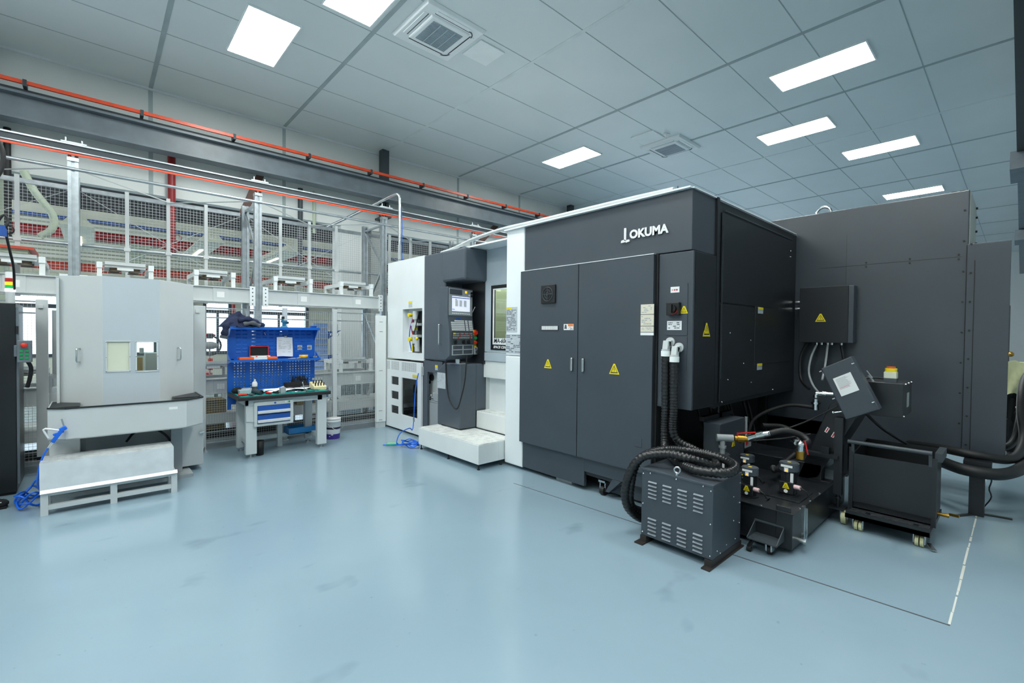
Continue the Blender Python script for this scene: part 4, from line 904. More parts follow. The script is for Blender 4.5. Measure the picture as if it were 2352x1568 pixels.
hose([(6.4, .8, .47), (6.1, .5, .52), (6.0, .25, .52), (6.2, .03, .50), (6.7, -.04, .62), (7.0, -.02, .85), (7.3, -.03, 1.1), (7.9, -.08, 1.2), (8.4, -.15, 1.05), (8.92, -.12, .7)], .04, 'thick black hose resting highest on top of the stand')
hose([(6.6, .7, .50), (6.5, .35, .55), (6.5, .12, .53), (6.8, .02, .60), (7.15, -.02, .9), (7.8, -.05, 1.02), (8.4, -.08, .85), (8.9, -.02, .5)], .03, 'thinner black hose curving behind the side flange bottom')
t = T('covered_machine', 'pale beige cloth draped over a dark machine frame at the right edge', 'machine', (9.3, -.1, 0))
mb = MB(); n = 18
vs = []; fs = []
for i in range(n+1):
    for j in range(7):
        y = .25-.75*i/n; k = j/6; x = 8.9+.05*sin(i*1.3+j)*k
        vs.append((x-.10*k, y, 1.30-.06*abs(i/n-.35)-.42*k+.02*sin(i*1.7)))
for i in range(n):
    for j in range(6): fs.append((i*7+j, i*7+j+1, (i+1)*7+j+1, (i+1)*7+j))
mb.add(vs, fs, True).box(8.91, 9.5, -.5, .25, 1.15, 1.27)
P('dust_cover', mb, 'beige_cloth', t)
mb = MB().box(8.95, 9.4, -.45, .12, .1, 1.1)
for k in range(7): mb.bar((8.85, -.5+k*.1, .35), (8.85, -.42+k*.08, .85+.05*sin(k*3)), .03).cyl((8.83, -.45+k*.09, .5+.06*(k % 3)), (8.9, -.45+k*.09, .5+.06*(k % 3)), .04, 10)
mb.box(8.7, 9.5, -.5, .1, 0, .1)
P('machine_frame', mb, 'deep_black', t)
P('pipe_fittings', MB().cyl((8.82, .03, .70), (8.82, -.1, .72), .02, 8).cyl((8.8, -.02, .6), (8.8, -.02, .72), .018, 8), 'steel', t)
t = T('machine_mast', 'dark slim upright mast between rear flange and white wall', 'machine', (10.5, .2, 0))
P('mast', MB().box(10.4, 10.8, .12, .19, 0, 2.1), 'deep_black', t); P('handle', MB().ball((10.4, .10, 1.35), .04, 10), 'brass', t)
t = T('bracket_arm', 'dark rail with a hook arm at the extreme right edge above the beige cover', 'machine', (8.4, -.05, 0))
P('rail', MB().box(8.3, 8.36, -.14, -.07, 0, 1.42).bar((8.3, -.1, 1.2), (8.3, -.05, 1.25), .02).bar((8.3, -.05, 1.25), (8.3, -.04, 1.33), .012), 'deep_black', t)
# ------------------------------------------------------------------ grey loading station
t = T('loading_station', 'light grey faceted loading cabinet with two small windows over a drip trough', 'machine', (.3, 6.4, 0))
cw = P('cowl', MB().holed('y', 5.95, 5.97, .065, .502, .80, 2.112, [(.092, .263, 1.19, 1.482), (.317, .482, 1.18, 1.475)]), 'loader_blue_grey', t)
P('window_rim', MB().holed('y', 5.945, 5.951, .084, .271, 1.182, 1.49, [(.095, .26, 1.195, 1.478)]).holed('y', 5.945, 5.951, .309, .49, 1.172, 1.483, [(.32, .479, 1.185, 1.471)]), 'light_grey', cw)
P('window_pane', box(.092, .263, 5.958, 5.962, 1.19, 1.482), 'far_cream', cw, label='cream blanked window pane'); P('window_pane', box(.317, .482, 5.958, 5.962, 1.18, 1.475), 'clear_poly', cw, label='clear window pane')
mb = MB()
for x in (.088, .267, .313, .486):
    for z in (1.19, 1.33, 1.478): mb.ball((x, 5.944, z), .006, 6)
P('window_screws', mb, 'steel', cw)
def facet(x0, y0, x1, y1, m, name='cowl_wing'):
    dv = V((x1-x0, y1-y0, 0)).normalized(); nn = V((-dv.y, dv.x, 0))*.018
    return P(name, MB().prism([(x0, y0, .80), (x1, y1, .80), (x1, y1, 2.112), (x0, y0, 2.112)], nn), m, t, bevel=.003)
lw = facet(-.245, 6.24, .065, 5.95, 'loader_grey'); rw = facet(.502, 5.95, .842, 6.33, 'loader_grey')
def grip(x, y, dx, dy, z, par):
    n_ = V((dy, -dx, 0)).normalized()*.035; a = V((x, y, z+.065)); b = V((x, y, z-.065))
    P('door_handle', MB().tube([a, a+n_*.8, a+n_+V((0, 0, -.012)), b+n_+V((0, 0, .012)), b+n_*.8, b], .007, 8), 'steel', par)
grip(-.10, 6.10, .31, -.29, 1.345, lw); grip(.672, 6.138, .34, .38, 1.34, rw)
P('cowl_side', box(-.265, -.245, 6.2, 7.0, .85, 2.09), 'light_grey', t); P('cowl_side', box(.80, .842, 6.33, 7.0, .85, 2.09), 'light_grey', t)
P('workpiece', MB().box(.42, .66, 6.45, 6.65, .9, 1.34).cyl((.385, 6.42, 1.34), (.385, 6.42, 1.40), .02, 10), 'label_white', t); P('workpiece_jar', MB().cyl((.36, 6.40, .9), (.36, 6.40, 1.30), .035, 16), 'tape_yellow', t)
# trough
out = [(-.31, 6.4), (-.31, 5.83), (-.19, 5.735), (.70, 5.715), (.86, 5.86), (.86, 6.4)]
mb = MB()
for (xa, ya), (xb, yb) in zip(out, out[1:]):
    n_ = V((-(yb-ya), xb-xa, 0)).normalized()*.012; mb.prism([(xa, ya, .60), (xb, yb, .60), (xb, yb, .883), (xa, ya, .883)], n_)
mb.prism([(x_, y_, .60) for x_, y_ in out], (0, 0, .01))
tr = P('trough', mb, 'loader_grey', t)
P('trough_rim', MB().bar((-.31, 5.83, .885), (-.19, 5.735, .885), .014).bar((-.19, 5.735, .885), (.70, 5.715, .885), .014).bar((.70, 5.715, .885), (.86, 5.86, .885), .014).bar((.86, 5.86, .885), (.86, 6.35, .885), .014).box(.62, .85, 5.95, 6.35, .878, .886).box(-.30, -.1, 5.85, 6.3, .878, .886), 'edge_black', t)
P('maker_label', box(.555, .625, 5.716, 5.719, .80, .825), 'label_white', tr)
P('base_frame', MB().box(.62, .72, 6.2, 6.3, .04, .62).box(-.16, -.06, 6.2, 6.3, .04, .62).box(-.2, .75, 6.5, 7.1, .03, .5).box(.60, .80, 6.05, 6.5, 0, .035), 'mid_grey', t)
P('drip_tank', MB().prism([(-.30, 5.83, .30), (-.10, 5.90, .30), (-.10, 6.2, .30), (-.30, 6.2, .30)], (0, 0, .31)).box(-.10, .0, 5.85, 6.2, .30, .40), 'loader_grey', t, bevel=.004)
P('base_cable', MB().tube(smooth_path([(.25, 6.3, .42), (.32, 6.25, .52), (.45, 6.25, .55), (.56, 6.25, .47), (.62, 6.25, .38)]), .012, 8), 'rubber', t)
lo_ = P('latch_box', MB().box(.72, .93, 6.3, 7.15, .06, .60), 'loader_grey', t, bevel=.004); P('latch', MB().box(.90, .935, 6.28, 6.3, .42, .44).cyl((.90, 6.29, .43), (.90, 6.27, .43), .012, 8), 'steel', lo_)
def side_post(x0, x1, y, side):
    p = P('guide_post', MB().box(x0, x1, y, y+.06, .05 if side > 0 else .2, 1.915).box(x0+.02, x0+.06, y-.02, y, 1.82, 1.86), 'light_grey', t, bevel=.003)
    P('guide_rail', MB().box(x0+(.0 if side > 0 else .07)-.06*side, x0+(.03 if side > 0 else .10)-.06*side+.02, y-.10, y-.04, 1.05, 1.80), 'mid_grey', p, bevel=.003)
    return p
side_post(.955, 1.085, 7.16, 1); side_post(-.465, -.37, 7.16, -1)
P('post_foot', MB().prism([(1.06, 7.13, 0), (1.10, 7.13, 0), (1.07, 7.13, .07)], (0, .08, 0)), 'light_grey', t)
P('hinge_arm', MB().box(-.34, -.26, 6.6, 6.9, .95, 1.12).cyl((-.28, 6.5, 1.0), (-.28, 6.5, 1.1), .03, 10).box(-.30, -.25, 6.25, 6.6, .98, 1.03), 'mid_grey', t)

# ------------------------------------------------------------------ aluminium step
t = T('aluminium_step', 'low aluminium chequer-plate step on a grey tube frame before the loading cabinet', 'step', (.12, 5.7, 0))
P('tread', MB().box(-.345, .575, 5.575, 5.86, .445, .455), 'tread_aluminium', t)
P('riser', MB().box(-.345, .575, 5.572, 5.58, .20, .45).box(-.348, -.34, 5.575, 5.86, .20, .45).box(.57, .578, 5.575, 5.86, .20, .45), 'aluminium', t)
P('riser_lip', MB().prism([(-.345, 5.575, .222), (-.345, 5.545, .195), (-.345, 5.55, .19), (-.345, 5.58, .205)], (.95, 0, 0)), 'aluminium', t)
for x in (-.32, .13, .58):
    P('leg', MB().box(x-.024, x+.024, 5.565, 5.613, 0, .20), 'light_grey', t); P('leg', MB().box(x-.024, x+.024, 5.85, 5.898, 0, .20), 'light_grey', t)
P('frame_rail', MB().box(-.32, .58, 5.57, 5.61, .165, .20).box(-.32, .58, 5.57, 5.61, .045, .085).box(-.32, .58, 5.855, 5.895, .165, .20).box(-.32, .58, 5.855, 5.895, .045, .085).box(-.34, -.30, 5.57, 5.895, .165, .20).box(.56, .60, 5.57, 5.895, .165, .20), 'light_grey', t)
# ------------------------------------------------------------------ air gun with coiled hose
t = T('air_gun', 'blue blow gun hooked on the trough corner with blue hose coiled below', 'air gun', (-.25, 5.72, 0))
P('gun_body', MB().bar((-.275, 5.70, .60), (-.215, 5.70, .70), .035, .03).bar((-.225, 5.70, .70), (-.185, 5.70, .725), .04, .035).bar((-.2, 5.7, .69), (-.27, 5.69, .665), .02), 'blue_hose', t, bevel=.006)
P('nozzle', MB().cyl((-.2, 5.70, .73), (-.215, 5.70, .80), .006, 8), 'steel', t)
P('hose_fitting', MB().cyl((-.30, 5.70, .555), (-.275, 5.70, .60), .011, 10), 'chrome', t)
P('hook', MB().tube(smooth_path([(-.30, 5.72, .64), (-.33, 5.71, .72), (-.30, 5.71, .72), (-.22, 5.71, .695)]), .008, 6), 'label_white', t)
pts = [(-.30, 5.70, .555), (-.335, 5.69, .48), (-.36, 5.68, .36), (-.365, 5.70, .24)]
for k in range(46):
    a = k*.62; rr = .12+.02*sin(k*1.7); pts.append((-.43+rr*.75*cos(a), 6.02+rr*1.5*sin(a), .012+.14*(1-k/45)*(.5+.5*sin(k*.9))+.02*(k % 3)))
P('coiled_hose', MB().tube(smooth_path(pts, .03), .008, 6), 'blue_hose', t)
# ------------------------------------------------------------------ dark cabinet with signal tower and push-button box
t = T('control_cabinet', 'tall black cabinet cut by the left picture edge', 'cabinet', (-.9, 6.9, 0))
P('housing', MB().box(-1.4, -.553, 6.47, 7.1, .03, 1.84), 'black_paint', t, bevel=.006); P('plinth', box(-1.38, -.565, 6.5, 7.08, 0, .03), 'deep_black', t)
P('hinge', MB().box(-.553, -.535, 6.46, 6.49, 1.55, 1.62), 'black_paint', t); P('edge_trim', MB().box(-.552, -.535, 6.48, 6.52, .1, 1.8), 'crane_grey', t)
t = T('signal_tower', 'signal tower light with red, amber, green and lit white tiers on the cabinet', 'signal light', (-.60, 6.62, 1.84))
P('pole', MB().cyl((-.60, 6.62, 1.84), (-.60, 6.62, 1.955), .032, 16), 'light_grey', t)
for z0, z1, m in ((1.955, 1.985, 'lens_white'), (1.985, 2.018, 'lens_green'), (2.018, 2.05, 'lens_amber'), (2.05, 2.085, 'lens_red')): P('lens', cyl((-.60, 6.62, z0), (-.60, 6.62, z1), .036, 18), m, t)
P('cap', cyl((-.60, 6.62, 2.085), (-.60, 6.62, 2.145), .034, 18), 'label_white', t)
t = T('push_button_box', 'small grey push-button box with red stop and six green buttons', 'control box', (-.48, 6.42, 1.28))
P('housing', MB().box(-.538, -.440, 6.36, 6.43, 1.275, 1.485).box(-.56, -.53, 6.38, 6.5, 1.33, 1.44), 'crane_grey', t, bevel=.006)
P('stop_button', MB().cyl((-.49, 6.36, 1.44), (-.49, 6.33, 1.44), .022, 16).ball((-.49, 6.335, 1.44), .024, 12, (1, .5, 1)), 'red_button', t)
for i in range(2):
    for j in range(3): P('button', box(-.521+i*.037, -.497+i*.037, 6.352, 6.361, 1.375-j*.033, 1.395-j*.033), 'green_button', t)
P('cable', wire([(-.47, 6.40, 1.28), (-.45, 6.42, 1.22), (-.46, 6.44, 1.12), (-.48, 6.46, 1.03)], .016, 8), 'rubber', t)
t = T('air_hose', 'black hanging air hose with a blue coupler at the upper left edge', 'hose', (-.6, 5.6, 2.5))
P('hose', MB().tube(smooth_path([(-.60, 5.4, 3.15), (-.53, 5.4, 3.02), (-.525, 5.4, 2.88), (-.57, 5.4, 2.76), (-.68, 5.4, 2.66)]), .016, 8), 'rubber', t)
P('coupler', MB().cyl((-.56, 5.75, 2.37), (-.56, 5.75, 2.46), .025, 10), 'conduit_blue', t)
P('hose', MB().tube(smooth_path([(-.60, 5.75, 2.46), (-.555, 5.75, 2.55), (-.53, 5.75, 2.50), (-.545, 5.75, 2.43), (-.54, 5.9, 2.30), (-.54, 6.2, 2.15), (-.57, 6.58, 1.98)]), .010, 8).torus((-.53, 5.75, 2.43), (.2, 1, 0), .035, .006, 16, 6), 'rubber', t)
# ------------------------------------------------------------------ person cut by the left edge
def skin_fig(name, joints, edges, par, m, sub=2, root=0):
    me = bpy.data.meshes.new(name); inv = world(par).inverted()
    me.from_pydata([tuple(inv @ V(j[:3])) for j in joints], edges, []); me.materials.append(MATS[m])
    o = bpy.data.objects.new(name, me); col.objects.link(o); o.parent = par; W[o.name] = world(par)
    o.modifiers.new('skin', 'SKIN'); o.modifiers.new('sub', 'SUBSURF').levels = sub; o.modifiers['sub'].render_levels = sub
    for i, j in enumerate(joints):
        me.skin_vertices[0].data[i].radius = (j[3], j[3] if len(j) < 5 else j[4]); me.skin_vertices[0].data[i].use_root = i == root
    for p in me.polygons: p.use_smooth = True
    o.modifiers['skin'].use_smooth_shade = True
    return o
p0 = (-.955, 6.10)
t = T('person', 'person in a green polo shirt and black trousers standing at the left edge', 'person', (p0[0], p0[1], 0))
# faces -Y, half turned; shoulders along X
J = [(p0[0], p0[1], .95, .15, .10), (p0[0], p0[1], 1.15, .145, .10), (p0[0], p0[1], 1.36, .17, .105), (p0[0], p0[1]-.01, 1.47, .06), (p0[0], p0[1]-.03, 1.56, .055),
     (p0[0]+.17, p0[1], 1.40, .055), (p0[0]+.235, p0[1]+.03, 1.13, .042), (p0[0]+.20, p0[1]-.16, 1.02, .032), (p0[0]+.16, p0[1]-.24, 1.0, .028),
     (p0[0]-.17, p0[1], 1.40, .055), (p0[0]-.235, p0[1]+.03, 1.13, .042), (p0[0]-.20, p0[1]-.16, 1.02, .032), (p0[0]-.16, p0[1]-.24, 1.0, .028),
     (p0[0]+.10, p0[1], .88, .10), (p0[0]+.12, p0[1]-.01, .48, .062), (p0[0]+.13, p0[1]+.02, .09, .042), (p0[0]+.15, p0[1]-.10, .04, .032),
     (p0[0]-.10, p0[1], .88, .10), (p0[0]-.12, p0[1]-.01, .48, .062), (p0[0]-.13, p0[1]+.02, .09, .042), (p0[0]-.15, p0[1]-.10, .04, .032)]
skin_fig('body', J, [(0, 1), (1, 2), (2, 3), (3, 4), (2, 5), (5, 6), (6, 7), (7, 8), (2, 9), (9, 10), (10, 11), (11, 12), (0, 13), (13, 14), (14, 15), (15, 16), (0, 17), (17, 18), (18, 19), (19, 20)], t, 'skin_tone')
hd_ = P('head', MB().ball((p0[0], p0[1]-.04, 1.66), .105, 18, (.78, .95, 1.15)).ball((p0[0], p0[1]-.145, 1.65), .018, 8).ball((p0[0]+.08, p0[1]-.03, 1.65), .025, 8, (.4, 1, 1)).ball((p0[0]-.08, p0[1]-.03, 1.65), .025, 8, (.4, 1, 1)), 'skin_tone', t)
P('hair', MB().ball((p0[0], p0[1]-.02, 1.70), .105, 18, (.84, .98, .95)), 'black_cloth', hd_)
P('eyes', MB().ball((p0[0]+.032, p0[1]-.132, 1.665), .011, 8).ball((p0[0]-.032, p0[1]-.132, 1.665), .011, 8), 'deep_black', hd_); P('mouth', MB().ball((p0[0], p0[1]-.135, 1.605), .02, 8, (1, .3, .3)), 'label_red', hd_)
skin_fig('polo_shirt', [(p0[0], p0[1], .92, .17, .12), (p0[0], p0[1], 1.15, .16, .115), (p0[0], p0[1], 1.36, .185, .12), (p0[0], p0[1]-.005, 1.45, .075), (p0[0]+.185, p0[1], 1.40, .075), (p0[0]+.228, p0[1]+.02, 1.22, .068), (p0[0]-.185, p0[1], 1.40, .075), (p0[0]-.228, p0[1]+.02, 1.22, .068)], [(0, 1), (1, 2), (2, 3), (2, 4), (4, 5), (2, 6), (6, 7)], t, 'green_cloth')
skin_fig('trousers', [(p0[0], p0[1], .96, .165, .12), (p0[0]+.10, p0[1], .86, .118), (p0[0]+.12, p0[1]-.01, .48, .085), (p0[0]+.13, p0[1]+.02, .08, .065), (p0[0]-.10, p0[1], .86, .118), (p0[0]-.12, p0[1]-.01, .48, .085), (p0[0]-.13, p0[1]+.02, .08, .065)], [(0, 1), (1, 2), (2, 3), (0, 4), (4, 5), (5, 6)], t, 'trouser_black')
for s_, (x0_, y_) in ((1, (p0[0]+.185, 6.05)), (-1, (p0[0]-.14, 6.13))):
    sh = P('shoe', MB().ball((x0_+.13, y_, .045), .055, 14, (1.35, .85, .8)).ball((x0_+.02, y_, .05), .055, 14, (1.2, .8, 1.0)).ball((x0_+.08, y_, .05), .05, 14, (1.5, .85, .9)).box(x0_-.03, x0_+.19, y_-.04, y_+.04, 0, .02), 'black_cloth', t)
    P('laces', MB().bar((x0_+.10, y_-.035, .078), (x0_+.10, y_+.03, .092), .008).bar((x0_+.13, y_-.04, .07), (x0_+.13, y_+.03, .088), .008).bar((x0_+.155, y_-.04, .06), (x0_+.155, y_+.02, .08), .008), 'label_white', sh)
for s_ in (1, -1):
    mb = MB(); bx_, by, bz = p0[0]+.16*s_, p0[1]-.25, 1.0
    mb.ball((bx_-.01*s_, by-.035, bz), .04, 12, (.5, 1.1, .9))
    for k in range(4): mb.tube(smooth_path([(bx_-.012*s_, by-.06, bz+.03-k*.018), (bx_-.02*s_, by-.10+.006*abs(k-1.3), bz+.03-k*.02), (bx_-.045*s_, by-.115+.006*abs(k-1.3), bz+.022-k*.02), (bx_-.06*s_, by-.10, bz+.018-k*.02)], .01), .0085, 8)
    mb.tube(smooth_path([(bx_-.01*s_, by-.02, bz+.03), (bx_-.035*s_, by-.045, bz+.05), (bx_-.05*s_, by-.075, bz+.045)], .01), .010, 8)
    P('hand', mb, 'skin_tone', t)
# ------------------------------------------------------------------ pallet rack: upright frames, beams, tie bars
XF = [-2.13, -.17, 1.785, 3.77, 5.73]
RY0, RY1 = 7.5, 8.25
def upright(x, label):
    t = T('rack_frame', label, 'rack frame', (x, 7.85, 0), group='galvanised rack upright frames')
    for y, nm in ((RY0, 'post'), (RY1, 'post')):
        mb = MB().box(x-.048, x-.040, y, y+.07, 0, 3.56).box(x+.040, x+.048, y, y+.07, 0, 3.56).box(x-.048, x-.014, y-.004, y+.004, 0, 3.56).box(x+.014, x+.048, y-.004, y+.004, 0, 3.56).box(x-.018, x+.018, y+.012, y+.018, 0, 3.56)
        p = P(nm, mb, 'galvanised', t)
        if y == RY0: P('base_plate', box(x-.07, x+.07, y-.04, y+.11, 0, .01), 'galvanised', p)
    mb = MB(); zs = [.25, 1.1, 1.95, 2.75, 3.45]
    for k in range(4):
        a, b = (RY0+.04, RY1+.03) if k % 2 else (RY1+.03, RY0+.04)
        mb.bar((x, a, zs[k]), (x, b, zs[k+1]), .03, .03)
    mb.bar((x, RY0+.04, 3.47), (x, RY1+.03, 3.47), .03, .03)
    P('diagonal_brace', mb, 'galvanised', t)
    P('post_bracket', MB().box(x-.05, x+.05, RY0-.02, RY0+.08, 3.56, 3.60).cyl((x-.03, RY0+.03, 3.60), (x-.03, RY0+.03, 3.66), .018, 10).cyl((x+.03, RY0+.03, 3.60), (x+.03, RY0+.03, 3.66), .018, 10), 'steel', t)
    return t
for x, l in zip(XF, ('rack upright frame outermost beyond the black cabinet', 'galvanised rack upright rising behind the grey loading cabinet', 'galvanised rack upright rising behind the blue tool board', 'galvanised rack upright beside the white machine end', 'rack upright mostly hidden behind the machine hood')): upright(x, l)
def beam(x0, x1, z, label, name='rack_beam'):
    t = T(name, label, 'rack beam', ((x0+x1)/2, RY0, z-.21), group='white rack beams')
    P('web', MB().box(x0, x1, RY0-.02, RY0-.01, z-.20, z-.01).box(x0, x1, RY0-.045, RY0+.09, z-.012, z).box(x0, x1, RY0-.045, RY0+.09, z-.21, z-.20).box(x0, x1, RY0+.6, RY0+.7, z-.20, z), 'light_grey', t)
    for k in (.30, .78):
        sp = P('splice_plate', box(x0+(x1-x0)*k-.09, x0+(x1-x0)*k+.09, RY0-.03, RY0-.018, z-.20, z-.012), 'light_grey', t, bevel=.002)
        P('beam_label', box(x0+(x1-x0)*k-.045, x0+(x1-x0)*k+.045, RY0-.034, RY0-.028, z-.15, z-.07), 'label_white', sp)
    for xe in (x0, x1):
        ec = P('end_connector', box(xe-.035, xe+.035, RY0-.05, RY0-.015, z-.25, z+.03), 'white_paint', t); mh = MB()
        for j in range(5): mh.box(xe-.008, xe+.008, RY0-.052, RY0-.049, z-.23+j*.055, z-.215+j*.055)
        P('connector_holes', mh, 'crane_dark', ec)
    return t
for z, w_ in ((2.205, 'upper'), (.93, 'lower')):
    for i in range(4):
        beam(XF[i]+.085, XF[i+1]-.085, z, ['%s white rack beam left of the grey loading cabinet', '%s white rack beam behind the grey loading cabinet', '%s white rack beam above or behind the blue tool board and bucket', '%s white rack beam hidden beyond the white machine end'][i] % w_)
t = T('trolley_track', 'galvanised overhead track along the rack top with orange strip below', 'track', (1.8, 7.5, 3.62))
P('track_lip', MB().box(-3, 12, 7.445, 7.56, 3.735, 3.752), 'galvanised', t)
P('track_body', MB().box(-3, 12, 7.46, 7.55, 3.66, 3.735), 'crane_dark', t); P('track_lip', box(-3, 12, 7.45, 7.47, 3.658, 3.668), 'galvanised', t)
P('power_strip', box(-3, 12, 7.455, 7.475, 3.622, 3.646), 'rail_orange', t)
for x in XF: P('track_clamp', MB().box(x-.10, x+.12, 7.44, 7.52, 3.752, 3.77).cyl((x-.06, 7.47, 3.77), (x-.06, 7.47, 3.82), .008, 6).cyl((x+.08, 7.47, 3.77), (x+.08, 7.47, 3.81), .008, 6), 'white_paint', t)
TH('tie_tube', 'thin galvanised tie tube running just under the overhead track', 'tube', MB().cyl((-3, 7.5, 3.47), (12, 7.5, 3.47), .020, 10), 'galvanised')
for i in range(4):
    a, b = XF[i], XF[i+1]; mb = MB()
    mb.bar((a+.05, 7.5, 3.47), (a+1.0, 8.3, 3.43), .012).bar((b-.05, 7.5, 3.47), (a+1.0, 8.3, 3.43), .03, .006)
    mb.bar((a+.05, 8.33, 3.40), (b-.05, 8.33, 2.25), .006).bar((b-.05, 8.33, 3.40), (a+.05, 8.33, 2.25), .006)
    TH('cross_brace', ['thin cross bracing rods at the rack top', 'thin cross bracing rods in the rack bay over the loading cabinet', 'thin cross bracing rods in the rack bay over the tool board', 'thin cross bracing rods in the rack bay near the machine pipe'][i]+(' far beyond the cabinet' if i == 0 else ''), 'bracing', mb, 'light_grey')
# upper wire mesh screens behind the rack
def screen(x0, x1, label):
    t = T('mesh_screen', label, 'mesh panel', ((x0+x1)/2, 8.34, 2.2))
    P('rail', box(x0, x1, 8.32, 8.36, 3.40, 3.455), 'galvanised', t); P('rail', MB().cyl((x0, 8.32, 2.70), (x1, 8.32, 2.70), .022, 8), 'galvanised', t)
    n = 4; xs = [x0+(x1-x0)*k/n for k in range(1, n)]
    for x in xs: P('stile', MB().box(x-.022, x+.022, 8.30, 8.335, 2.0, 3.49).box(x-.035, x+.035, 8.29, 8.33, 2.675, 2.725), 'light_grey', t)
    mb = MB(); x = x0+.01
    while x < x1: mb.box(x-.0019, x+.0019, 8.336, 8.340, 2.0, 3.40); x += .0405
    z = 2.02
    while z < 3.40: mb.box(x0, x1, 8.332, 8.336, z-.0019, z+.0019); z += .0405
    P('wire_mesh', mb, 'light_grey', t)
for i in range(4): screen(XF[i]+.06, XF[i+1]-.06, ['upper wire mesh screen at the far left picture edge', 'upper wire mesh screen above the grey loading cabinet', 'upper wire mesh screen above the blue tool board', 'upper wire mesh screen behind the bent steel pipe'][i])
# pallet stands
def stand(x0, x1, z, label):
    t = T('pallet_stand', label, 'pallet stand', ((x0+x1)/2, 7.8, z), group='white pallet stands on the rack beams')
    for x in (x0, x1):
        s = 1 if x == x0 else -1
        a = P('support_arm', MB().box(x-.024, x+.024, RY0-.02, RY0+.03, z, z+.135).box(x-.02, x+.02, RY0+.0, RY0+.70, z+.125, z+.185).box(x-.022, x+.022, RY0+.62, RY0+.68, z, z+.125), 'white_step', t)
        P('end_cap', MB().box(x-.028, x+.028, RY0-.03, RY0+.04, z+.135, z+.208), 'white_paint', a, bevel=.003)
    P('pallet_plate', MB().box(x0-.0+.05, x1-.05, RY0+.12, RY0+.62, z+.165, z+.20).box(x0+.05, x1-.05, RY0+.10, RY0+.13, z+.195, z+.235), 'light_grey', t)
    P('spacer_block', box((x0+x1)/2-.08, (x0+x1)/2+.08, RY0+.12, RY0+.3, z+.135, z+.165), 'white_step', t)
    for x in (x0+.15, x1-.15):
        for y in (RY0+.20, RY0+.5): P('locating_cup', MB().cyl((x, y, z+.125), (x, y, z+.135), .062, 18).cyl((x, y, z+.145), (x, y, z+.165), .055, 18), 'brown_disc', t)
    return t
zb = 2.205
S0 = [(-.93, -.43), (.055, .548), (1.03, 1.465), (2.015, 2.525), (3.01, 3.53)]
LB = ['at the left picture edge under the red plate', 'right above the grey loading cabinet', 'right of the loading cabinet top, before the middle upright', 'above the blue tool board, right of the middle upright', 'nearest the white machine end']
for (a, b), l in zip(S0, LB): stand(a, b, zb, 'upper white pallet stand '+l)
LB2 = ['at the left picture edge', 'behind the loading cabinet windows', 'left of the blue tool board', 'just right of the blue tool board', 'nearest the white machine end']
for (a, b), l in zip(S0, LB2): stand(a, b, .93, 'lower white pallet stand '+l)
TH('red_plate', 'thin red-brown plate lying over the pallet stand at the left edge', 'plate', MB().box(-1.1, -.50, 7.55, 8.2, 2.49, 2.52), 'beam_red')
TH('pallet_block', 'pale grey fixture block under the red plate at the left edge', 'fixture', MB().box(-1.0, -.55, 7.6, 8.1, 2.445, 2.49).box(-.9, -.6, 7.62, 7.8, 2.41, 2.445), 'far_green')
TH('cardboard_box', 'brown cardboard stack low behind the fence, left of the workbench', 'box', MB().box(1.0, 1.42, 7.72, 8.1, .34, .60).box(.98, 1.40, 7.70, 8.1, .16, .325), 'cardboard', bevel=.004)
# rows of brown boxes on the low shelf under the bench
for k in range(4): TH('cardboard_box', 'small brown box on the low shelf seen below the bench top, %s the drawers' % ('nearest', 'second from', 'third from', 'farthest from')[k], 'box', box(2.02+k*.19, 2.17+k*.19, 7.75, 7.95, .42, .58), 'cardboard', bevel=.003, group='brown boxes on the low shelf')
t = T('low_shelf', 'white low shelf deck with dark slotted floor rail behind the fence', 'shelf', (2, 7.9, 0))
P('deck', MB().box(-2.2, 5.8, 7.66, 8.4, .375, .415).box(-2.2, 5.8, 7.62, 7.66, .28, .42), 'white_step', t)
for x in (.3, 2.6, 4.5): P('deck_post', box(x, x+.06, 7.68, 7.74, 0, .38), 'light_grey', t)
mb = MB().box(-2.2, 5.8, 7.42, 7.46, .09, .20).box(-2.2, 5.8, 7.60, 7.62, .09, .20)
for k in range(160): mb.box(-2.2+k*.05, -2.175+k*.05, 7.46, 7.60, .12, .17)
P('slotted_track', mb, 'rubber', t)
P('track_bed', MB().box(-2.2, 5.8, 7.30, 7.66, .0, .09).box(-2.2, 5.8, 7.30, 7.33, .09, .13).box(-2.2, 5.8, 7.40, 7.42, .2, .215), 'mid_grey', t)
t = T('roller_table', 'long white conveyor table with frames in the hall behind the fence', 'conveyor', (2.5, 9.3, 0))
mb = MB().box(-1.5, 5.6, 8.9, 9.6, .70, .76).box(-1.5, 5.6, 8.85, 8.9, .60, .78).box(-1.5, 5.6, 9.6, 9.64, .6, .78)
for x in (-1.2, .4, 1.6, 2.9, 4.2, 5.4):
    P('leg', box(x-.03, x+.03, 8.88, 8.94, 0, .62), 'white_step', t); P('leg', box(x-.03, x+.03, 9.56, 9.62, 0, .62), 'white_step', t); mb.box(x-.03, x+.03, 8.9, 9.6, .2, .25)
P('table_frame', mb, 'white_step', t)
for k in range(45): P('roller', MB().cyl((-1.4+k*.155, 8.92, .765), (-1.4+k*.155, 9.58, .765), .02, 8), 'steel', t)
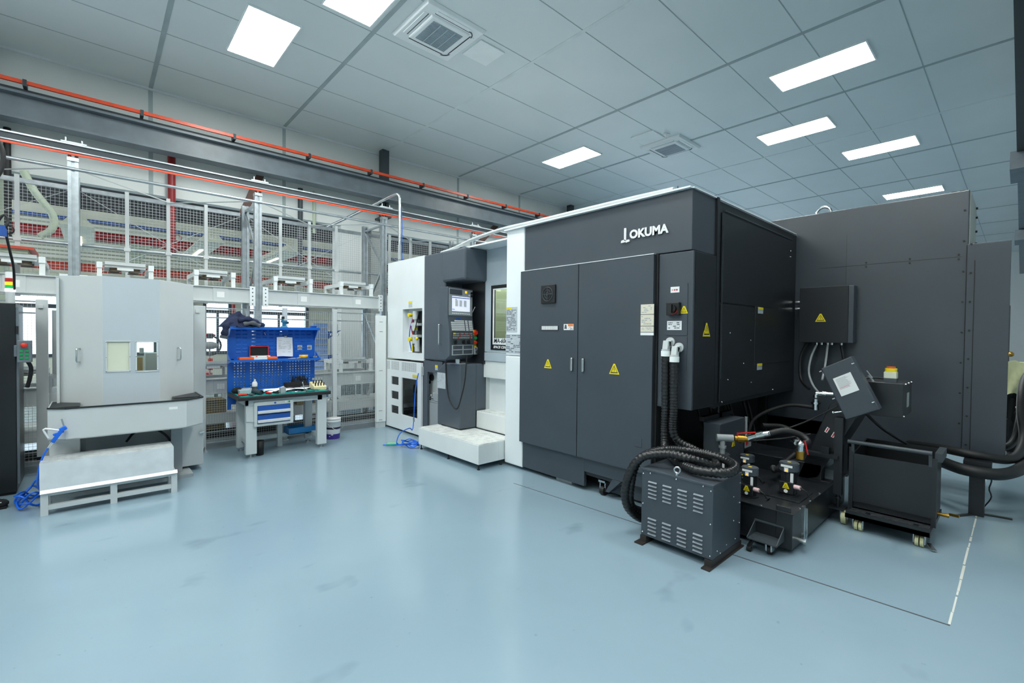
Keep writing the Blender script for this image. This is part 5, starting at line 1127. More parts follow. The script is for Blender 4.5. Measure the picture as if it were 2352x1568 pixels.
# ------------------------------------------------------------------ safety fence
def fence(x0, x1, posts, label):
    t = T('safety_fence', label, 'fence', ((x0+x1)/2, 7.2, 0)); mb = MB(); x = x0
    while x < x1: mb.box(x-.0011, x+.0011, 7.224, 7.227, .10, 1.90); x += .03
    z = .10
    while z <= 1.905: mb.box(x0, x1, 7.219, 7.224, z-.0011, z+.0011); z += .03
    P('wire_mesh', mb, 'light_grey', t)
    for x in posts: P('post', MB().box(x-.03, x+.03, 7.17, 7.215, 0, 1.93).box(x-.05, x+.05, 7.15, 7.24, 0, .012), 'light_grey', t, bevel=.003)
    for x in posts:
        for z in (1.55, .55):
            for dx in (-.0525, .0525): P('clamp', MB().cyl((x+dx-.008, 7.20, z), (x+dx+.008, 7.20, z), .018, 10), 'steel', t)
    for za, zb_ in ((1.885, 1.90), (.095, .11), (1.76, 1.775)): P('rail', box(x0, x1, 7.228, 7.238, za, zb_), 'galvanised', t)
fence(1.10, 3.46, (2.06, 2.785), 'light grey wire safety fence behind the workbench and bucket')
fence(-.86, -.47, (), 'light grey wire safety fence beside the black control cabinet')
t = T('fence_end_post', 'wide white slotted end panel of the fence next to the machine', 'post', (3.55, 7.2, 0))
P('panel', MB().box(3.465, 3.635, 7.15, 7.21, .10, 1.87), 'white_step', t, bevel=.003); mb = MB()
for z in (1.76, 1.60, .95, .28, .13): mb.box(3.51, 3.57, 7.147, 7.151, z, z+.006)
P('slots', mb, 'crane_dark', t); P('foot', MB().prism([(3.49, 7.14, 0), (3.53, 7.14, 0), (3.49, 7.14, .10)], (0, .1, 0)).box(3.47, 3.63, 7.16, 7.21, 0, .1), 'light_grey', t)
P('post_cap', box(3.47, 3.52, 7.16, 7.2, 1.87, 1.90), 'light_grey', t)

# ------------------------------------------------------------------ bent steel conduit into the white machine end
t = T('steel_conduit', 'bent shiny steel pipe dropping into the white machine end from above', 'pipe', (3.79, 7.0, 2.78))
P('pipe', MB().tube(smooth_path([(3.25, 9.0, 3.55), (3.45, 8.4, 3.68), (3.68, 7.5, 3.85), (3.74, 7.15, 3.90), (3.775, 7.03, 3.89), (3.785, 7.0, 3.80), (3.79, 7.0, 3.5), (3.79, 7.0, 3.0)], .03), .024, 12), 'steel', t)
P('flex_end', MB().tube(smooth_path([(3.79, 7.0, 3.05), (3.79, 7.0, 2.80)], .01), .028, 12, rf=lambda i: .029 if i % 2 else .026), 'mid_grey', t); P('coupling', MB().cyl((3.79, 7.0, 2.74), (3.79, 7.0, 2.80), .034, 12), 'steel', t)
P('tied_tube', MB().tube(smooth_path([(3.81, 7.02, 3.85), (3.825, 6.98, 3.4), (3.82, 6.98, 3.0), (3.835, 6.98, 2.76)], .03), .007, 6), 'blue_hose', t, label='blue air tube strapped to the pipe')
# ------------------------------------------------------------------ pipes of the hall beyond
def pipe(name, p, q, r, m, label, cat='pipe'): return TH(name, label, cat, MB().cyl(p, q, r, 14), m)
pipe('sprinkler_pipe', (-5, 14, 3.68), (12, 14, 3.68), .11, 'pipe_red', 'thick dark red pipe running level behind the upper mesh')
pipe('sprinkler_pipe', (-5, 14.6, 3.02), (12, 14.6, 3.02), .10, 'beam_red', 'orange red pipe running level just above the upper rack beam')
pipe('conduit', (-5, 15.8, 4.32), (12, 15.8, 4.32), .035, 'conduit_blue', 'thin blue conduit line across the far cream wall')
t = T('sprinkler_riser', 'red vertical riser pipe crossing the white wall below the crane beam', 'pipe', (.99, 9.6, 2.9))
P('riser', MB().cyl((.99, 9.70, 3.0), (.99, 9.70, 4.9), .055, 14), 'pipe_red', t); P('valve_body', MB().ball((.99, 9.70, 2.98), .09, 12).cyl((.86, 9.70, 3.0), (1.12, 9.70, 3.0), .05, 12).torus((1.06, 9.6, 3.15), (0, 1, 0), .05, .01, 14, 6), 'pipe_red', t)
def brace(x0, z0, x1, z1, label): TH('steel_brace', label, 'brace', MB().bar((x0, 9.6, z0), (x1, 9.6, z1), .12, .06, up=(0, 1, 0)), 'brown_steel')
brace(2.32, 4.50, 2.02, 3.70, 'brown slanted steel brace under the crane beam above the tool board')
brace(8.1, 4.52, 7.3, 3.75, 'brown slanted steel brace beside the machine roof pipe')
pipe('drain_pipe', (3.35, 9.75, 3.6), (3.35, 9.75, 4.45), .03, 'far_green', 'slim grey pipe on the wall left of the bent steel pipe')
pipe('drain_pipe', (3.08, 9.75, 2.9), (3.08, 9.75, 4.45), .045, 'crane_dark', 'dark vertical pipe on the wall below the crane beam')
pipe('drain_pipe', (-.90, 9.75, 2.9), (-.90, 9.75, 4.45), .04, 'deep_black', 'black vertical pipe on the wall at the upper left')
TH('duct_hose', 'pale crooked flexible duct hanging behind the left mesh screen', 'duct', MB().tube(smooth_path([(-.70, 9.2, 3.75), (-.60, 9.2, 3.5), (-.42, 9.2, 3.2), (-.43, 9.2, 3.0), (-.55, 9.2, 2.88)], .05), .045, 8), 'far_green')
TH('lamp_shade', 'pale green slanted lamp trough hanging behind the mesh over the cabinet', 'lamp', MB().prism([(.55, 12., 3.30), (.85, 12., 3.30), (.55, 12.4, 2.7), (.42, 12.4, 2.7)], (.05, 0, .01)), 'far_green')
def shade(x, y, z, label):
    t = T('trough_lamp', label, 'lamp', (x, y, z)); P('shade', MB().frustum((x-.22, x+.22, y-2.2, y+1.2), z, (x-.08, x+.08, y-2.2, y+1.2), z+.18), 'far_cream', t)
    P('tube_light', box(x-.03, x+.03, y-1.0, y+.2, z-.012, z-.002), 'lamp_glow', t)
shade(1.75, 13, 3.35, 'cream trough lamp in the far hall left of the middle rack upright')
shade(3.3, 13, 3.35, 'cream trough lamp in the far hall right of the middle rack upright')
shade(-.2, 13, 3.35, 'cream trough lamp in the far hall near the left upright')
shade(5.4, 13, 3.35, 'cream trough lamp in the far hall behind the white clad column')
pipe('door_post', (2.65, 13.5, 0), (2.65, 13.5, 3.0), .04, 'pipe_red', 'dark red post standing behind the fence near the rack middle upright')
# blue board seen through the fence
t = T('tool_rack', 'pale blue louvred tool rack standing beyond the fence, right of the board', 'rack', (3.05, 8.6, 0))
P('back', MB().box(2.98, 3.25, 8.72, 8.75, .55, 1.75).box(2.98, 3.0, 8.5, 8.72, .55, .6), 'pale_blue', t); mb = MB()
for k in range(11): mb.box(2.98, 3.25, 8.70, 8.72, .65+k*.1, .67+k*.1)
P('louvres', mb, 'pale_blue_grey', t); P('brackets', MB().prism([(3.25, 8.72, 1.6), (3.5, 8.72, 1.62), (3.25, 8.72, 1.45)], (0, .03, 0)).prism([(3.25, 8.72, 1.15), (3.45, 8.72, 1.17), (3.25, 8.72, 1.05)], (0, .03, 0)), 'blue_drawer', t); P('stand', MB().box(2.98, 3.02, 8.70, 8.75, 0, .55).box(3.21, 3.25, 8.7, 8.75, 0, .55), 'blue_drawer', t)
t = T('clamp_tool', 'red and grey clamp tool hanging behind the fence, left of the board', 'tool', (1.32, 8.5, 1.2))
P('body', MB().ball((1.34, 8.5, 1.36), .10, 14, (1.2, .6, .6)), 'mid_grey', t); P('guard', MB().torus((1.34, 8.5, 1.36), (0, 1, 0), .15, .014, 20, 6).box(1.30, 1.38, 8.46, 8.5, 1.47, 1.55), 'crane_dark', t); P('tag', MB().box(1.31, 1.37, 8.44, 8.46, .98, 1.16).ball((1.34, 8.5, 1.52), .06, 10, (1.4, .7, .5)), 'red', t); P('hanger', MB().cyl((1.34, 8.5, .78), (1.34, 8.5, 1.3), .012), 'steel', t)
TH('red_toolbox', 'red toolbox row on the white table behind the fence, left of the board', 'toolbox', MB().box(1.05, 1.45, 8.95, 9.2, .79, .90).box(1.15, 1.42, 8.93, 8.95, .82, .88), 'red', bevel=.004)
TH('wall_meter', 'small pale meter box with red mark on the pier beyond the fence', 'box', MB().box(3.30, 3.55, 9.0, 9.06, 1.62, 1.74).box(3.30, 3.55, 9.0, 9.05, 0.76, .78).box(3.40, 3.44, 9.02, 9.05, .76, 1.62), 'light_grey')
# ------------------------------------------------------------------ workbench
BX0, BX1, BY0, BY1, BT = 1.30, 2.42, 6.37, 7.0, .785
B = T('workbench', 'grey workbench with black edged teal top, drawers and blue pegboard', 'workbench', (1.86, 6.7, 0))
P('worktop', box(BX0, BX1, BY0, BY1, .735, BT-.004), 'edge_black', B, bevel=.008); P('bench_mat', box(BX0+.03, BX1-.03, BY0+.03, BY1-.01, BT-.006, BT), 'teal_mat', B)
P('apron', MB().box(BX0+.09, BX1-.10, BY0+.06, BY0+.09, .665, .735).box(BX0+.09, BX0+.12, BY0+.06, BY1-.05, .665, .735).box(BX1-.13, BX1-.10, BY0+.06, BY1-.05, .665, .735), 'bench_grey', B)
for x, y in ((1.455, 6.47), (2.32, 6.46), (1.44, 6.93), (2.30, 6.93)):
    w2 = .062 if y < 6.7 else .05
    l = P('leg', MB().box(x-w2, x+w2, y-.03, y+.04, .05, .735), 'bench_grey', B, bevel=.003)
    P('levelling_foot', MB().cyl((x, y, 0), (x, y, .016), .034, 16).cyl((x, y, .016), (x, y, .055), .010, 8), 'steel', l)
P('stretcher', MB().box(1.44, 1.50, 6.5, 6.95, .14, .19).box(2.28, 2.34, 6.5, 6.95, .14, .19).box(1.44, 2.34, 6.90, 6.96, .12, .17).box(1.88, 1.94, 6.88, 6.95, .0, .45), 'bench_grey', B)
P('leg_plate', box(1.40, 1.515, 6.43, 6.441, .46, .56), 'light_grey', B)
dc = P('drawer_cabinet', MB().holed('y', 6.41, 6.90, 1.48, 1.94, .395, .70, [(1.515, 1.905, .425, .655)]).box(1.5, 1.92, 6.46, 6.9, .40, .69), 'bench_grey', B, bevel=.003)
for z0, z1 in ((.545, .65), (.43, .535)):
    d = P('drawer', box(1.518, 1.902, 6.408, 6.47, z0, z1), 'blue_drawer', dc, bevel=.003)
    P('drawer_handle', MB().prism([(1.518, 6.408, z0+.045), (1.518, 6.388, z0+.035), (1.518, 6.386, z0+.012), (1.518, 6.408, z0+.005)], (.384, 0, 0)), 'light_grey', d)
P('lock', MB().cyl((1.72, 6.41, .678), (1.72, 6.402, .678), .012, 12), 'blue_drawer', dc); P('seal_sticker', MB().cyl((1.89, 6.41, .68), (1.89, 6.406, .68), .012, 12), 'green_button', dc); P('seal_sticker', MB().cyl((1.85, 6.41, .68), (1.85, 6.406, .68), .011, 12), 'label_white', dc)
# pegboard
PY = 7.0
# the punched area is laid out as strips so the mesh stays light
def punched(x0, x1, z0, z1, xs, zs, wx, wz):
    mb = MB(); zz = z0
    for z in zs:
        mb.box(x0, x1, PY, PY+.012, zz, z); px = x0
        for x in xs: mb.box(px, x, PY, PY+.012, z, z+wz); px = x+wx
        mb.box(px, x1, PY, PY+.012, z, z+wz); zz = z+wz
    return mb.box(x0, x1, PY, PY+.012, zz, z1)
bd = P('peg_board', punched(1.305, 2.415, .62, 1.20, [1.375+i*.0385 for i in range(26) if i not in (4, 16)], [.83+j*.0365 for j in range(10)], .0165, .0165), 'blue_paint', B)
lz = [1.30+j*.048 for j in range(7)]
P('louvre_board', punched(1.305, 2.415, 1.20, 1.635, [1.40, 1.475, 1.585, 1.64, 1.92, 2.14, 2.22, 2.30], lz, .05, .006), 'blue_paint', B)
mb = MB()
for x in (1.40, 1.475, 1.64, 1.72, 1.80, 1.88, 2.05, 2.14, 2.22, 2.30):
    for z in lz: mb.prism([(x, PY, z), (x, PY-.008, z+.004), (x, PY, z+.018)], (.055, 0, 0))
P('louvre_lips', mb, 'blue_paint', B)
P('board_post', MB().box(1.305, 1.345, PY+.012, PY+.05, .55, 1.635).box(2.375, 2.415, PY+.012, PY+.05, .55, 1.635).box(1.305, 1.325, PY-.01, PY+.012, .60, 1.635), 'blue_paint', B)
P('shelf', MB().box(1.30, 2.43, PY-.17, PY+.01, 1.632, 1.64).box(1.30, 2.43, PY-.175, PY-.165, 1.615, 1.65).prism([(1.31, PY, 1.632), (1.31, PY-.16, 1.632), (1.31, PY, 1.49)], (.008, 0, 0)).prism([(2.405, PY, 1.632), (2.405, PY-.16, 1.632), (2.405, PY, 1.46)], (.008, 0, 0)), 'blue_paint', B)
P('tool_shelf', MB().box(1.30, 2.43, PY-.20, PY+.01, 1.205, 1.212).box(1.30, 2.43, PY-.205, PY-.195, 1.185, 1.213).prism([(1.30, PY, 1.30), (1.30, PY-.20, 1.19), (1.30, PY, 1.15)], (.008, 0, 0)).prism([(2.425, PY, 1.30), (2.425, PY-.20, 1.19), (2.425, PY, 1.15)], (.008, 0, 0)), 'blue_paint', B)
for x in (2.175, 2.31):
    q = P('info_sticker', box(x, x+.062, PY-.003, PY, 1.33, 1.395), 'label_white', B)
    mb = MB()
    for k in range(5): mb.box(x+.006, x+.056-.006*(k % 2), PY-.004, PY-.003, 1.338+k*.011, 1.344+k*.011)
    P('printing', mb, 'ink', q)
P('hook', MB().tube(smooth_path([(1.73, PY, 1.60), (1.735, PY-.03, 1.58), (1.745, PY-.025, 1.55), (1.755, PY-.02, 1.54)], .01), .006, 6), 'steel', B)
# ---- things on the top shelf
def cloth(n, m_, fn):
    mb = MB(); vs = [V(fn(i/(n-1), j/(m_-1))) for i in range(n) for j in range(m_)]
    return mb.add(vs, [(i*m_+j, (i+1)*m_+j, (i+1)*m_+j+1, i*m_+j+1) for i in range(n-1) for j in range(m_-1)], True)
t = T('jacket', 'crumpled navy work jacket thrown over the top of the blue board', 'jacket', (1.42, 6.93, 1.64))
def heap(u, v):
    a = 2*pi*u; r = v; x = 1.44+.235*r*cos(a)+.03*sin(5*a)*r; y = 6.93+.13*r*sin(a)
    z = 1.645+.15*(1-r**2.2)*(1+.35*cos(a-2.2))+.022*sin(6*a+5*r)*(1-r*.6)*r**.4+.015*sin(11*a-3*r)*r
    return (x, y, max(z, 1.642))
P('body', cloth(61, 14, heap), 'jacket_navy', t)
def sleeve(pts, r): return MB().tube(smooth_path(pts, .015), r, 12, rf=lambda i: r*(.88+.18*sin(i*1.1)))
P('sleeve', sleeve([(1.34, 6.90, 1.70), (1.27, 6.86, 1.67), (1.245, 6.84, 1.60), (1.235, 6.84, 1.52)], .042), 'jacket_navy', t); P('cuff', MB().cyl((1.236, 6.84, 1.53), (1.228, 6.84, 1.495), .045, 12), 'jacket_grey', t)
P('sleeve', sleeve([(1.40, 6.85, 1.73), (1.52, 6.83, 1.75), (1.62, 6.84, 1.70), (1.70, 6.86, 1.66)], .035), 'jacket_navy', t); P('lining', sleeve([(1.45, 6.82, 1.68), (1.55, 6.81, 1.70), (1.64, 6.82, 1.665)], .03), 'jacket_grey', t)
t = T('bench_vise', 'small teal clamp vise on the top shelf of the blue board', 'vise', (1.97, 6.93, 1.64))
P('base', MB().frustum((1.92, 2.03, 6.89, 6.97), 1.64, (1.95, 2.0, 6.91, 6.95), 1.67).box(1.955, 1.995, 6.91, 6.95, 1.67, 1.72), 'vise_teal', t, bevel=.004)
P('jaw', MB().box(1.94, 2.01, 6.90, 6.96, 1.715, 1.745).box(1.945, 1.965, 6.90, 6.96, 1.745, 1.765), 'vise_teal', t, bevel=.004); P('knob', MB().cyl((1.99, 6.92, 1.715), (2.03, 6.92, 1.715), .016, 10).cyl((1.96, 6.93, 1.765), (1.96, 6.93, 1.80), .02, 10), 'rubber', t)
TH('shelf_bin', 'tiny blue bin standing at the end of the top shelf', 'bin', MB().frustum((2.34, 2.40, 6.90, 6.97), 1.64, (2.33, 2.41, 6.89, 6.98), 1.675), 'blue_drawer', bevel=.003)
# ---- things on the middle shelf and board
t = T('paper_sheet', 'white paper sheaf hung by a bulldog clip on the blue board', 'paper', (2.0, 6.98, 1.24))
P('sheets', cloth(9, 12, lambda u, v: (1.895+.205*u+.008*sin(3*v)*(u-.5), 6.985-.012*sin(pi*u)-.02*v-.006*sin(5*v+3*u), 1.512-.27*v+.004*sin(5*u))), 'paper', t); P('bulldog_clip', MB().prism([(1.98, 6.965, 1.505), (2.03, 6.965, 1.505), (2.015, 6.965, 1.525), (1.995, 6.965, 1.525)], (0, .015, 0)).torus((2.005, 6.97, 1.53), (0, 1, 0), .012, .003, 12, 5), 'steel', t)
mb = lines_y(6.958, 1.915, 2.08, 1.30, 1.47, 14, 77, .35); P('printing', mb, 'paper_grey', t)
SZ = 1.2125
t = T('gauge_case', 'open instrument case with black foam and red rim on the shelf', 'case', (1.66, 6.9, SZ))
P('case_lid', MB().box(1.555, 1.775, 6.955, 6.965, SZ+.043, SZ+.17), 'foam_black', t); P('lid_rim', MB().holed('y', 6.945, 6.968, 1.548, 1.782, SZ+.035, SZ+.178, [(1.557, 1.773, SZ+.045, SZ+.168)]), 'red', t); P('case_tray', MB().box(1.55, 1.78, 6.85, 6.955, SZ+.035, SZ+.048), 'label_white', t, bevel=.003); P('latch', MB().box(1.60, 1.62, 6.845, 6.852, SZ+.035, SZ+.046).box(1.735, 1.75, 6.845, 6.852, SZ+.035, SZ+.046), 'red', t)
TH('long_case', 'long flat orange case with white label under the open case', 'case', MB().box(1.40, 1.86, 6.81, 6.94, SZ, SZ+.034), 'orange', bevel=.006)
t = [o for o in col.objects if o.name.startswith('long_case')][0]; P('case_label', box(1.57, 1.73, 6.807, 6.942, SZ+.002, SZ+.0345), 'label_white', t)
t = T('tape_roll', 'yellow roll of tape lying on the shelf of the blue board', 'tape', (2.22, 6.88, SZ))
P('roll', MB().lathe((2.22, 6.88, SZ), [(.034, 0), (.06, 0), (.06, .048), (.034, .048), (.034, 0)], 26), 'tape_yellow', t); P('tail', MB().prism([(2.17, 6.85, SZ+.01), (2.12, 6.85, SZ), (2.12, 6.84, SZ), (2.17, 6.83, SZ+.01)], (0, 0, .012)), 'tape_yellow', t)
TH('blade_box', 'small silver blade box at the end of the middle shelf', 'box', MB().box(2.345, 2.40, 6.85, 6.90, SZ, SZ+.026), 'steel', bevel=.003)
TH('black_block', 'small black block beside the silver box on the middle shelf', 'block', MB().box(2.305, 2.343, 6.84, 6.88, SZ, SZ+.012), 'rubber', bevel=.002)
TH('utility_knife', 'thin grey utility knife lying on the shelf below the hanging paper', 'knife', MB().box(2.03, 2.10, 6.83, 6.845, SZ, SZ+.01).box(2.0, 2.03, 6.834, 6.842, SZ, SZ+.006), 'light_grey', bevel=.002)
TH('round_cap', 'small dark round cap at the start of the middle shelf', 'cap', MB().cyl((1.335, 6.87, SZ), (1.335, 6.87, SZ+.018), .014, 14), 'rubber')
# ---- things on the worktop
def lay(name, label, cat, p, q, r, m, n=10, extra=None):
    mb = MB().cyl((p[0], p[1], BT+r), (q[0], q[1], BT+r), r, n)
    if extra: extra(mb)
    return TH(name, label, cat, mb, m)
t = T('spray_can', 'white spray can with dark lower band standing against the pegboard', 'can', (1.59, 6.86, BT))
P('can', MB().lathe((1.59, 6.86, BT), [(0, 0), (.033, 0), (.033, .115), (.022, .135), (0, .135)], 20), 'paper', t); P('label_band', MB().lathe((1.59, 6.86, BT), [(.0335, .03), (.0335, .07)], 20), 'jacket_grey', t); P('nozzle', MB().cyl((1.59, 6.86, BT+.135), (1.59, 6.86, BT+.165), .012, 12), 'label_white', t)
TH('rag_bundle', 'black crumpled rag at the pegboard end of the bench', 'rag', MB().ball((1.375, 6.80, BT+.035), .062, 14, (1.1, .8, .75)).ball((1.40, 6.75, BT+.02), .04, 10, (1, 1, .6)), 'black_cloth')
t = T('parts_tray', 'clear grey plastic parts tray in front of the black rag', 'tray', (1.43, 6.66, BT)); P('tray', MB().frustum((1.37, 1.47, 6.62, 6.72), BT, (1.36, 1.485, 6.61, 6.73), BT+.055), 'plastic_clear', t)
t = T('parts_tray', 'second clear plastic tray half behind the first near the spray can', 'tray', (1.46, 6.78, BT)); P('tray', MB().frustum((1.42, 1.52, 6.745, 6.83), BT, (1.41, 1.53, 6.74, 6.84), BT+.06), 'plastic_clear', t)
t = T('pliers', 'red handled pliers at the front corner of the bench top', 'pliers', (1.37, 6.45, BT)); P('handle', MB().tube(smooth_path([(1.335, 6.53, BT+.014), (1.37, 6.50, BT+.02), (1.41, 6.46, BT+.02)], .01), .014, 8).tube(smooth_path([(1.335, 6.49, BT+.014), (1.37, 6.475, BT+.02), (1.41, 6.45, BT+.02)], .01), .014, 8), 'red_button', t); P('jaws', MB().bar((1.41, 6.455, BT+.02), (1.445, 6.41, BT+.014), .02, .014), 'crane_dark', t)
lay('socket', 'chrome drive socket lying beside the red pliers', 'tool', (1.455, 6.46), (1.475, 6.42), .015, 'chrome')
lay('socket', 'small chrome socket behind the chrome drive socket near the trays', 'tool', (1.49, 6.53), (1.51, 6.50), .011, 'chrome')
t = T('steel_tube', 'dark grey tube lying open ended on the bench mat', 'tube', (1.56, 6.56, BT)); P('tube', MB().cyl((1.53, 6.66, BT+.03), (1.575, 6.46, BT+.03), .028, 16, caps=False).cyl((1.53, 6.66, BT+.03), (1.57, 6.48, BT+.03), .022, 16), 'crane_dark', t)
t = T('screwdriver', 'screwdriver with red and black handle on the bench mat', 'screwdriver', (1.64, 6.5, BT)); P('handle', MB().cyl((1.645, 6.52, BT+.014), (1.68, 6.44, BT+.014), .014, 10), 'red', t); P('blade', MB().cyl((1.61, 6.62, BT+.014), (1.645, 6.52, BT+.014), .004, 6), 'chrome', t)
t = T('screwdriver', 'second screwdriver with black handle just behind the red one', 'screwdriver', (1.72, 6.55, BT)); P('handle', MB().cyl((1.74, 6.55, BT+.013), (1.77, 6.45, BT+.013), .013, 10), 'rubber', t); P('blade', MB().cyl((1.70, 6.68, BT+.013), (1.74, 6.55, BT+.013), .004, 6), 'chrome', t)
t = T('torque_bit', 'red tipped torque bit between the two screwdrivers', 'tool', (1.70, 6.6, BT)); P('body', MB().bar((1.72, 6.66, BT+.01), (1.76, 6.60, BT+.01), .02, .016), 'red', t); P('tip', MB().bar((1.76, 6.60, BT+.01), (1.79, 6.55, BT+.01), .014, .012), 'steel', t)
TH('steel_block', 'grey square steel block standing on the front of the mat', 'block', MB().box(1.80, 1.865, 6.46, 6.53, BT, BT+.075), 'mid_grey', bevel=.004)
def paper(name, label, x, y, a, w_, h_, z, m='paper', curl=.02):
    c_, s_ = cos(a), sin(a)
    def f(u, v):
        p, q = (u-.5)*w_, (v-.5)*h_; return (x+p*c_-q*s_, y+p*s_+q*c_, BT+z+curl*sin(2.5*u+v*2)**2)
    return TH(name, label, 'paper', cloth(9, 9, f), m)
paper('drawing_sheet', 'white curled drawing sheet in the middle of the bench', 1.84, 6.74, .5, .42, .2, .012, curl=.035)
paper('drawing_sheet', 'white drawing sheet lying under the wrenches', 2.02, 6.68, -.25, .36, .24, .006, curl=.03)
paper('drawing_sheet', 'white drawing sheet by the sand coloured tool block', 2.2, 6.74, .3, .30, .2, .01)
mb = lines_y(6.69, 1.96, 2.06, BT+.045, BT+.07, 2, 3)
paper('plastic_bag', 'clear plastic bag between the spray can and the papers', 1.66, 6.66, .2, .22, .14, .008, 'plastic_clear', .03)
lay('wrench_bar', 'long chrome wrench lying across the front papers', 'wrench', (1.93, 6.62), (2.06, 6.46), .008, 'chrome')
lay('wrench_bar', 'chrome wrench crossing toward the front bench edge', 'wrench', (2.08, 6.44), (2.20, 6.58), .008, 'chrome')
lay('wrench_bar', 'chrome open spanner by the sand coloured tool block', 'wrench', (2.22, 6.56), (2.28, 6.44), .009, 'chrome')
lay('hex_key', 'black hex key lying on the mat front', 'hex key', (2.10, 6.42), (2.22, 6.43), .004, 'rubber')
lay('drill_bit', 'thin steel drill bit beside the grey steel block', 'drill bit', (1.90, 6.50), (1.96, 6.58), .006, 'steel')
t = T('collet_driver', 'upright slim steel driver leaning on the white papers', 'tool', (2.12, 6.56, BT)); P('shaft', MB().cyl((2.13, 6.55, BT), (2.11, 6.57, BT+.11), .006, 8).ball((2.11, 6.57, BT+.11), .011, 8), 'steel', t)
r_ = random.Random(11)
for k, (x, y) in enumerate(((1.90, 6.60), (1.94, 6.48), (2.0, 6.44), (2.03, 6.55), (1.98, 6.60), (2.06, 6.62), (2.26, 6.50), (2.32, 6.52), (1.88, 6.68), (1.55, 6.74))):
    a = r_.uniform(0, 3); TH('small_tool_bit', 'tiny loose steel tool bit scattered on the bench top', 'tool bit', MB().cyl((x, y, BT+.007), (x+.035*cos(a), y+.035*sin(a), BT+.007), .007, 8), 'steel' if k % 3 else 'rubber', group='loose tool bits on the bench')
t = T('glove_heap', 'black heap of gloves and strips against the pegboard', 'gloves', (2.12, 6.86, BT))
mb = MB().ball((2.13, 6.87, BT+.05), .10, 16, (1.4, .6, .6)).ball((2.24, 6.84, BT+.04), .07, 12, (1.2, .8, .6))
for k in range(16): x = 2.06+k*.013; mb.bar((x, 6.88+.02*sin(k*2), BT+.06), (x+.02*sin(k*3), 6.87, BT+.13+.05*abs(sin(k*1.7))), .014, .01)
P('strips', mb, 'black_cloth', t); P('gloves', MB().ball((2.22, 6.76, BT+.025), .06, 12, (1.5, .9, .45)).ball((2.30, 6.72, BT+.02), .05, 12, (1.3, 1, .4)), 'jacket_grey', t)
TH('foam_box', 'black foam edged box with white rim before the pegboard end', 'box', MB().box(1.97, 2.06, 6.84, 6.94, BT, BT+.09).box(1.95, 2.22, 6.80, 6.84, BT, BT+.04), 'foam_black', bevel=.004)
t = T('tool_block', 'cream sloped block holding black shank cutters at the bench end', 'tool block', (2.33, 6.62, BT))
P('block', MB().prism([(2.245, 6.52, BT), (2.245, 6.52, BT+.045), (2.245, 6.72, BT+.105), (2.245, 6.72, BT)], (.17, 0, 0)), 'sand_block', t, bevel=.004)
for i in range(4):
    for j in range(2):
        x = 2.275+i*.038; y = 6.56+j*.08; z = BT+.055+j*.03
        c = P('cutter', MB().cyl((x, y, z), (x, y, z+.045), .008, 8), 'rubber', t)
        if j: P('cutter_head', MB().cyl((x, y, z+.045), (x, y, z+.075), .017, 10), 'mid_grey', c)
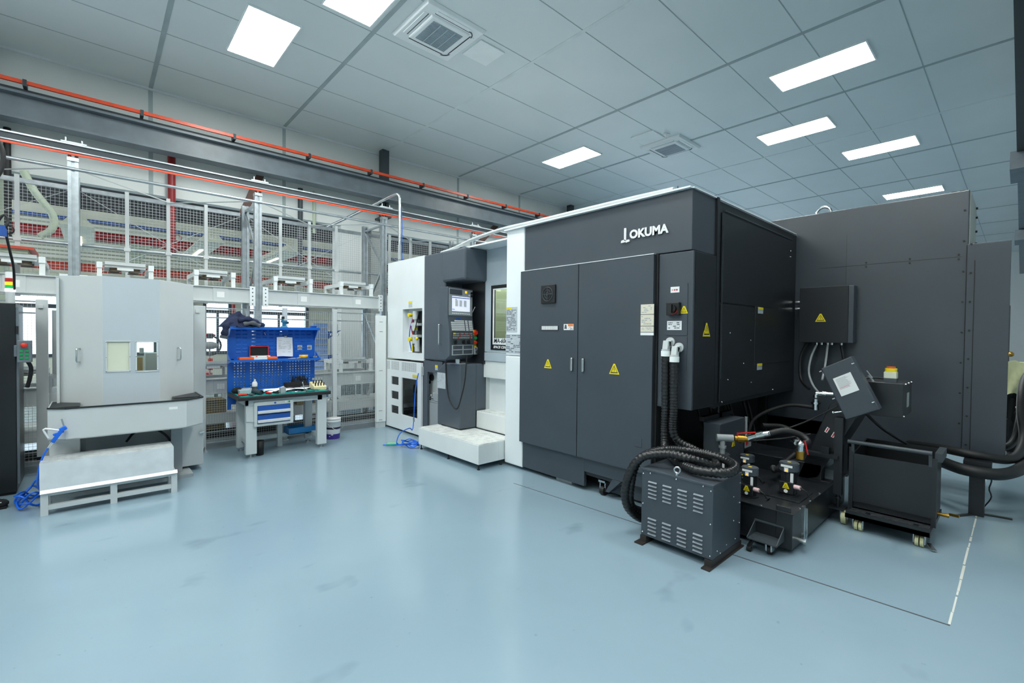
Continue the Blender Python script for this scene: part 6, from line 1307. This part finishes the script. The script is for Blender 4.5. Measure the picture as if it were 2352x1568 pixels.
# ---- under and beside the bench
t = T('blue_tray', 'blue metal tray resting on the rear stretcher under the bench', 'tray', (2.17, 6.86, .17))
P('tray', MB().holed('z', .17, .255, 1.98, 2.36, 6.73, 6.97, [(1.99, 2.35, 6.74, 6.96)]).box(1.98, 2.36, 6.73, 6.97, .17, .178), 'blue_tray', t)
P('tray_brace', MB().box(2.05, 2.07, 6.9, 6.92, .168, .172), 'blue_tray', t)
TH('waste_bin', 'small black round waste bin beside the front bench leg', 'bin', MB().lathe((1.578, 6.56, 0), [(0, 0), (.045, 0), (.052, .185), (.048, .185), (.042, .01), (0, .01)], 22), 'rubber')
t = T('paint_bucket', 'white paint bucket with purple printed band beside the bench', 'bucket', (2.635, 6.86, 0))
P('pail', MB().lathe((2.635, 6.86, 0), [(0, 0), (.095, 0), (.103, .13), (.107, .26), (.112, .262), (.112, .278), (.106, .28), (.106, .30), (.112, .302), (.112, .312), (0, .312)], 28), 'label_white', t)
P('printed_band', MB().lathe((2.635, 6.86, 0), [(.0965, .01), (.1045, .17)], 28), 'purple', t)
mb = MB()
for k, (a, z, w_, h_) in enumerate(((-2.35, .135, .35, .02), (-2.25, .10, .25, .014), (-2.2, .07, .3, .02), (-2.5, .05, .2, .012), (-1.9, .12, .2, .018))):
    for i in range(4):
        a0 = a+w_*i/4; a1 = a0+w_/5; rr_ = .0975+.0072*(z/.16)+.0022
        mb.quad(*[(2.635+rr_*cos(q), 6.86+rr_*sin(q), zz) for q, zz in ((a0, z), (a1, z), (a1, z+h_), (a0, z+h_))])
P('printing', mb, 'label_white', t)
P('splash_band', MB().lathe((2.635, 6.86, 0), [(.1045, .165), (.1055, .185)], 28), 'rubber', t)
P('wire_handle', wire([(2.745, 6.88, .26), (2.76, 6.78, .20), (2.70, 6.72, .16), (2.60, 6.73, .17), (2.53, 6.82, .25)], .003, 6), 'steel', t)
# ---- blue hose with green tip beside the white platform
t = T('air_hose', 'bright blue air hose with lime green tip coiled beside the white platform', 'hose', (3.25, 5.75, 0))
pts = [(3.63, 6.10, .98), (3.60, 6.13, .75), (3.585, 6.14, .45), (3.57, 6.13, .25), (3.52, 6.08, .14), (3.40, 5.96, .20), (3.22, 5.90, .16), (3.14, 5.85, .04)]
for k in range(40):
    a = 2.2+k*.55; rr_ = 1+.12*sin(k*2.1); pts.append((3.28+.10*rr_*cos(a), 5.72+.16*rr_*sin(a), .012+.05*(k/40)+.012*(k % 3)))
pts += [(3.10, 5.86, .02), (3.0, 5.98, .014)]
P('hose', MB().tube(smooth_path(pts, .025), .0075, 7), 'blue_hose', t)
P('green_tip', MB().bar((3.16, 5.86, .03), (3.06, 5.98, .02), .035, .02).bar((3.05, 5.99, .015), (3.12, 6.02, .012), .01), 'lime', t, bevel=.004)
P('coupling', MB().cyl((3.572, 6.13, .30), (3.576, 6.13, .25), .013, 10), 'steel', t)
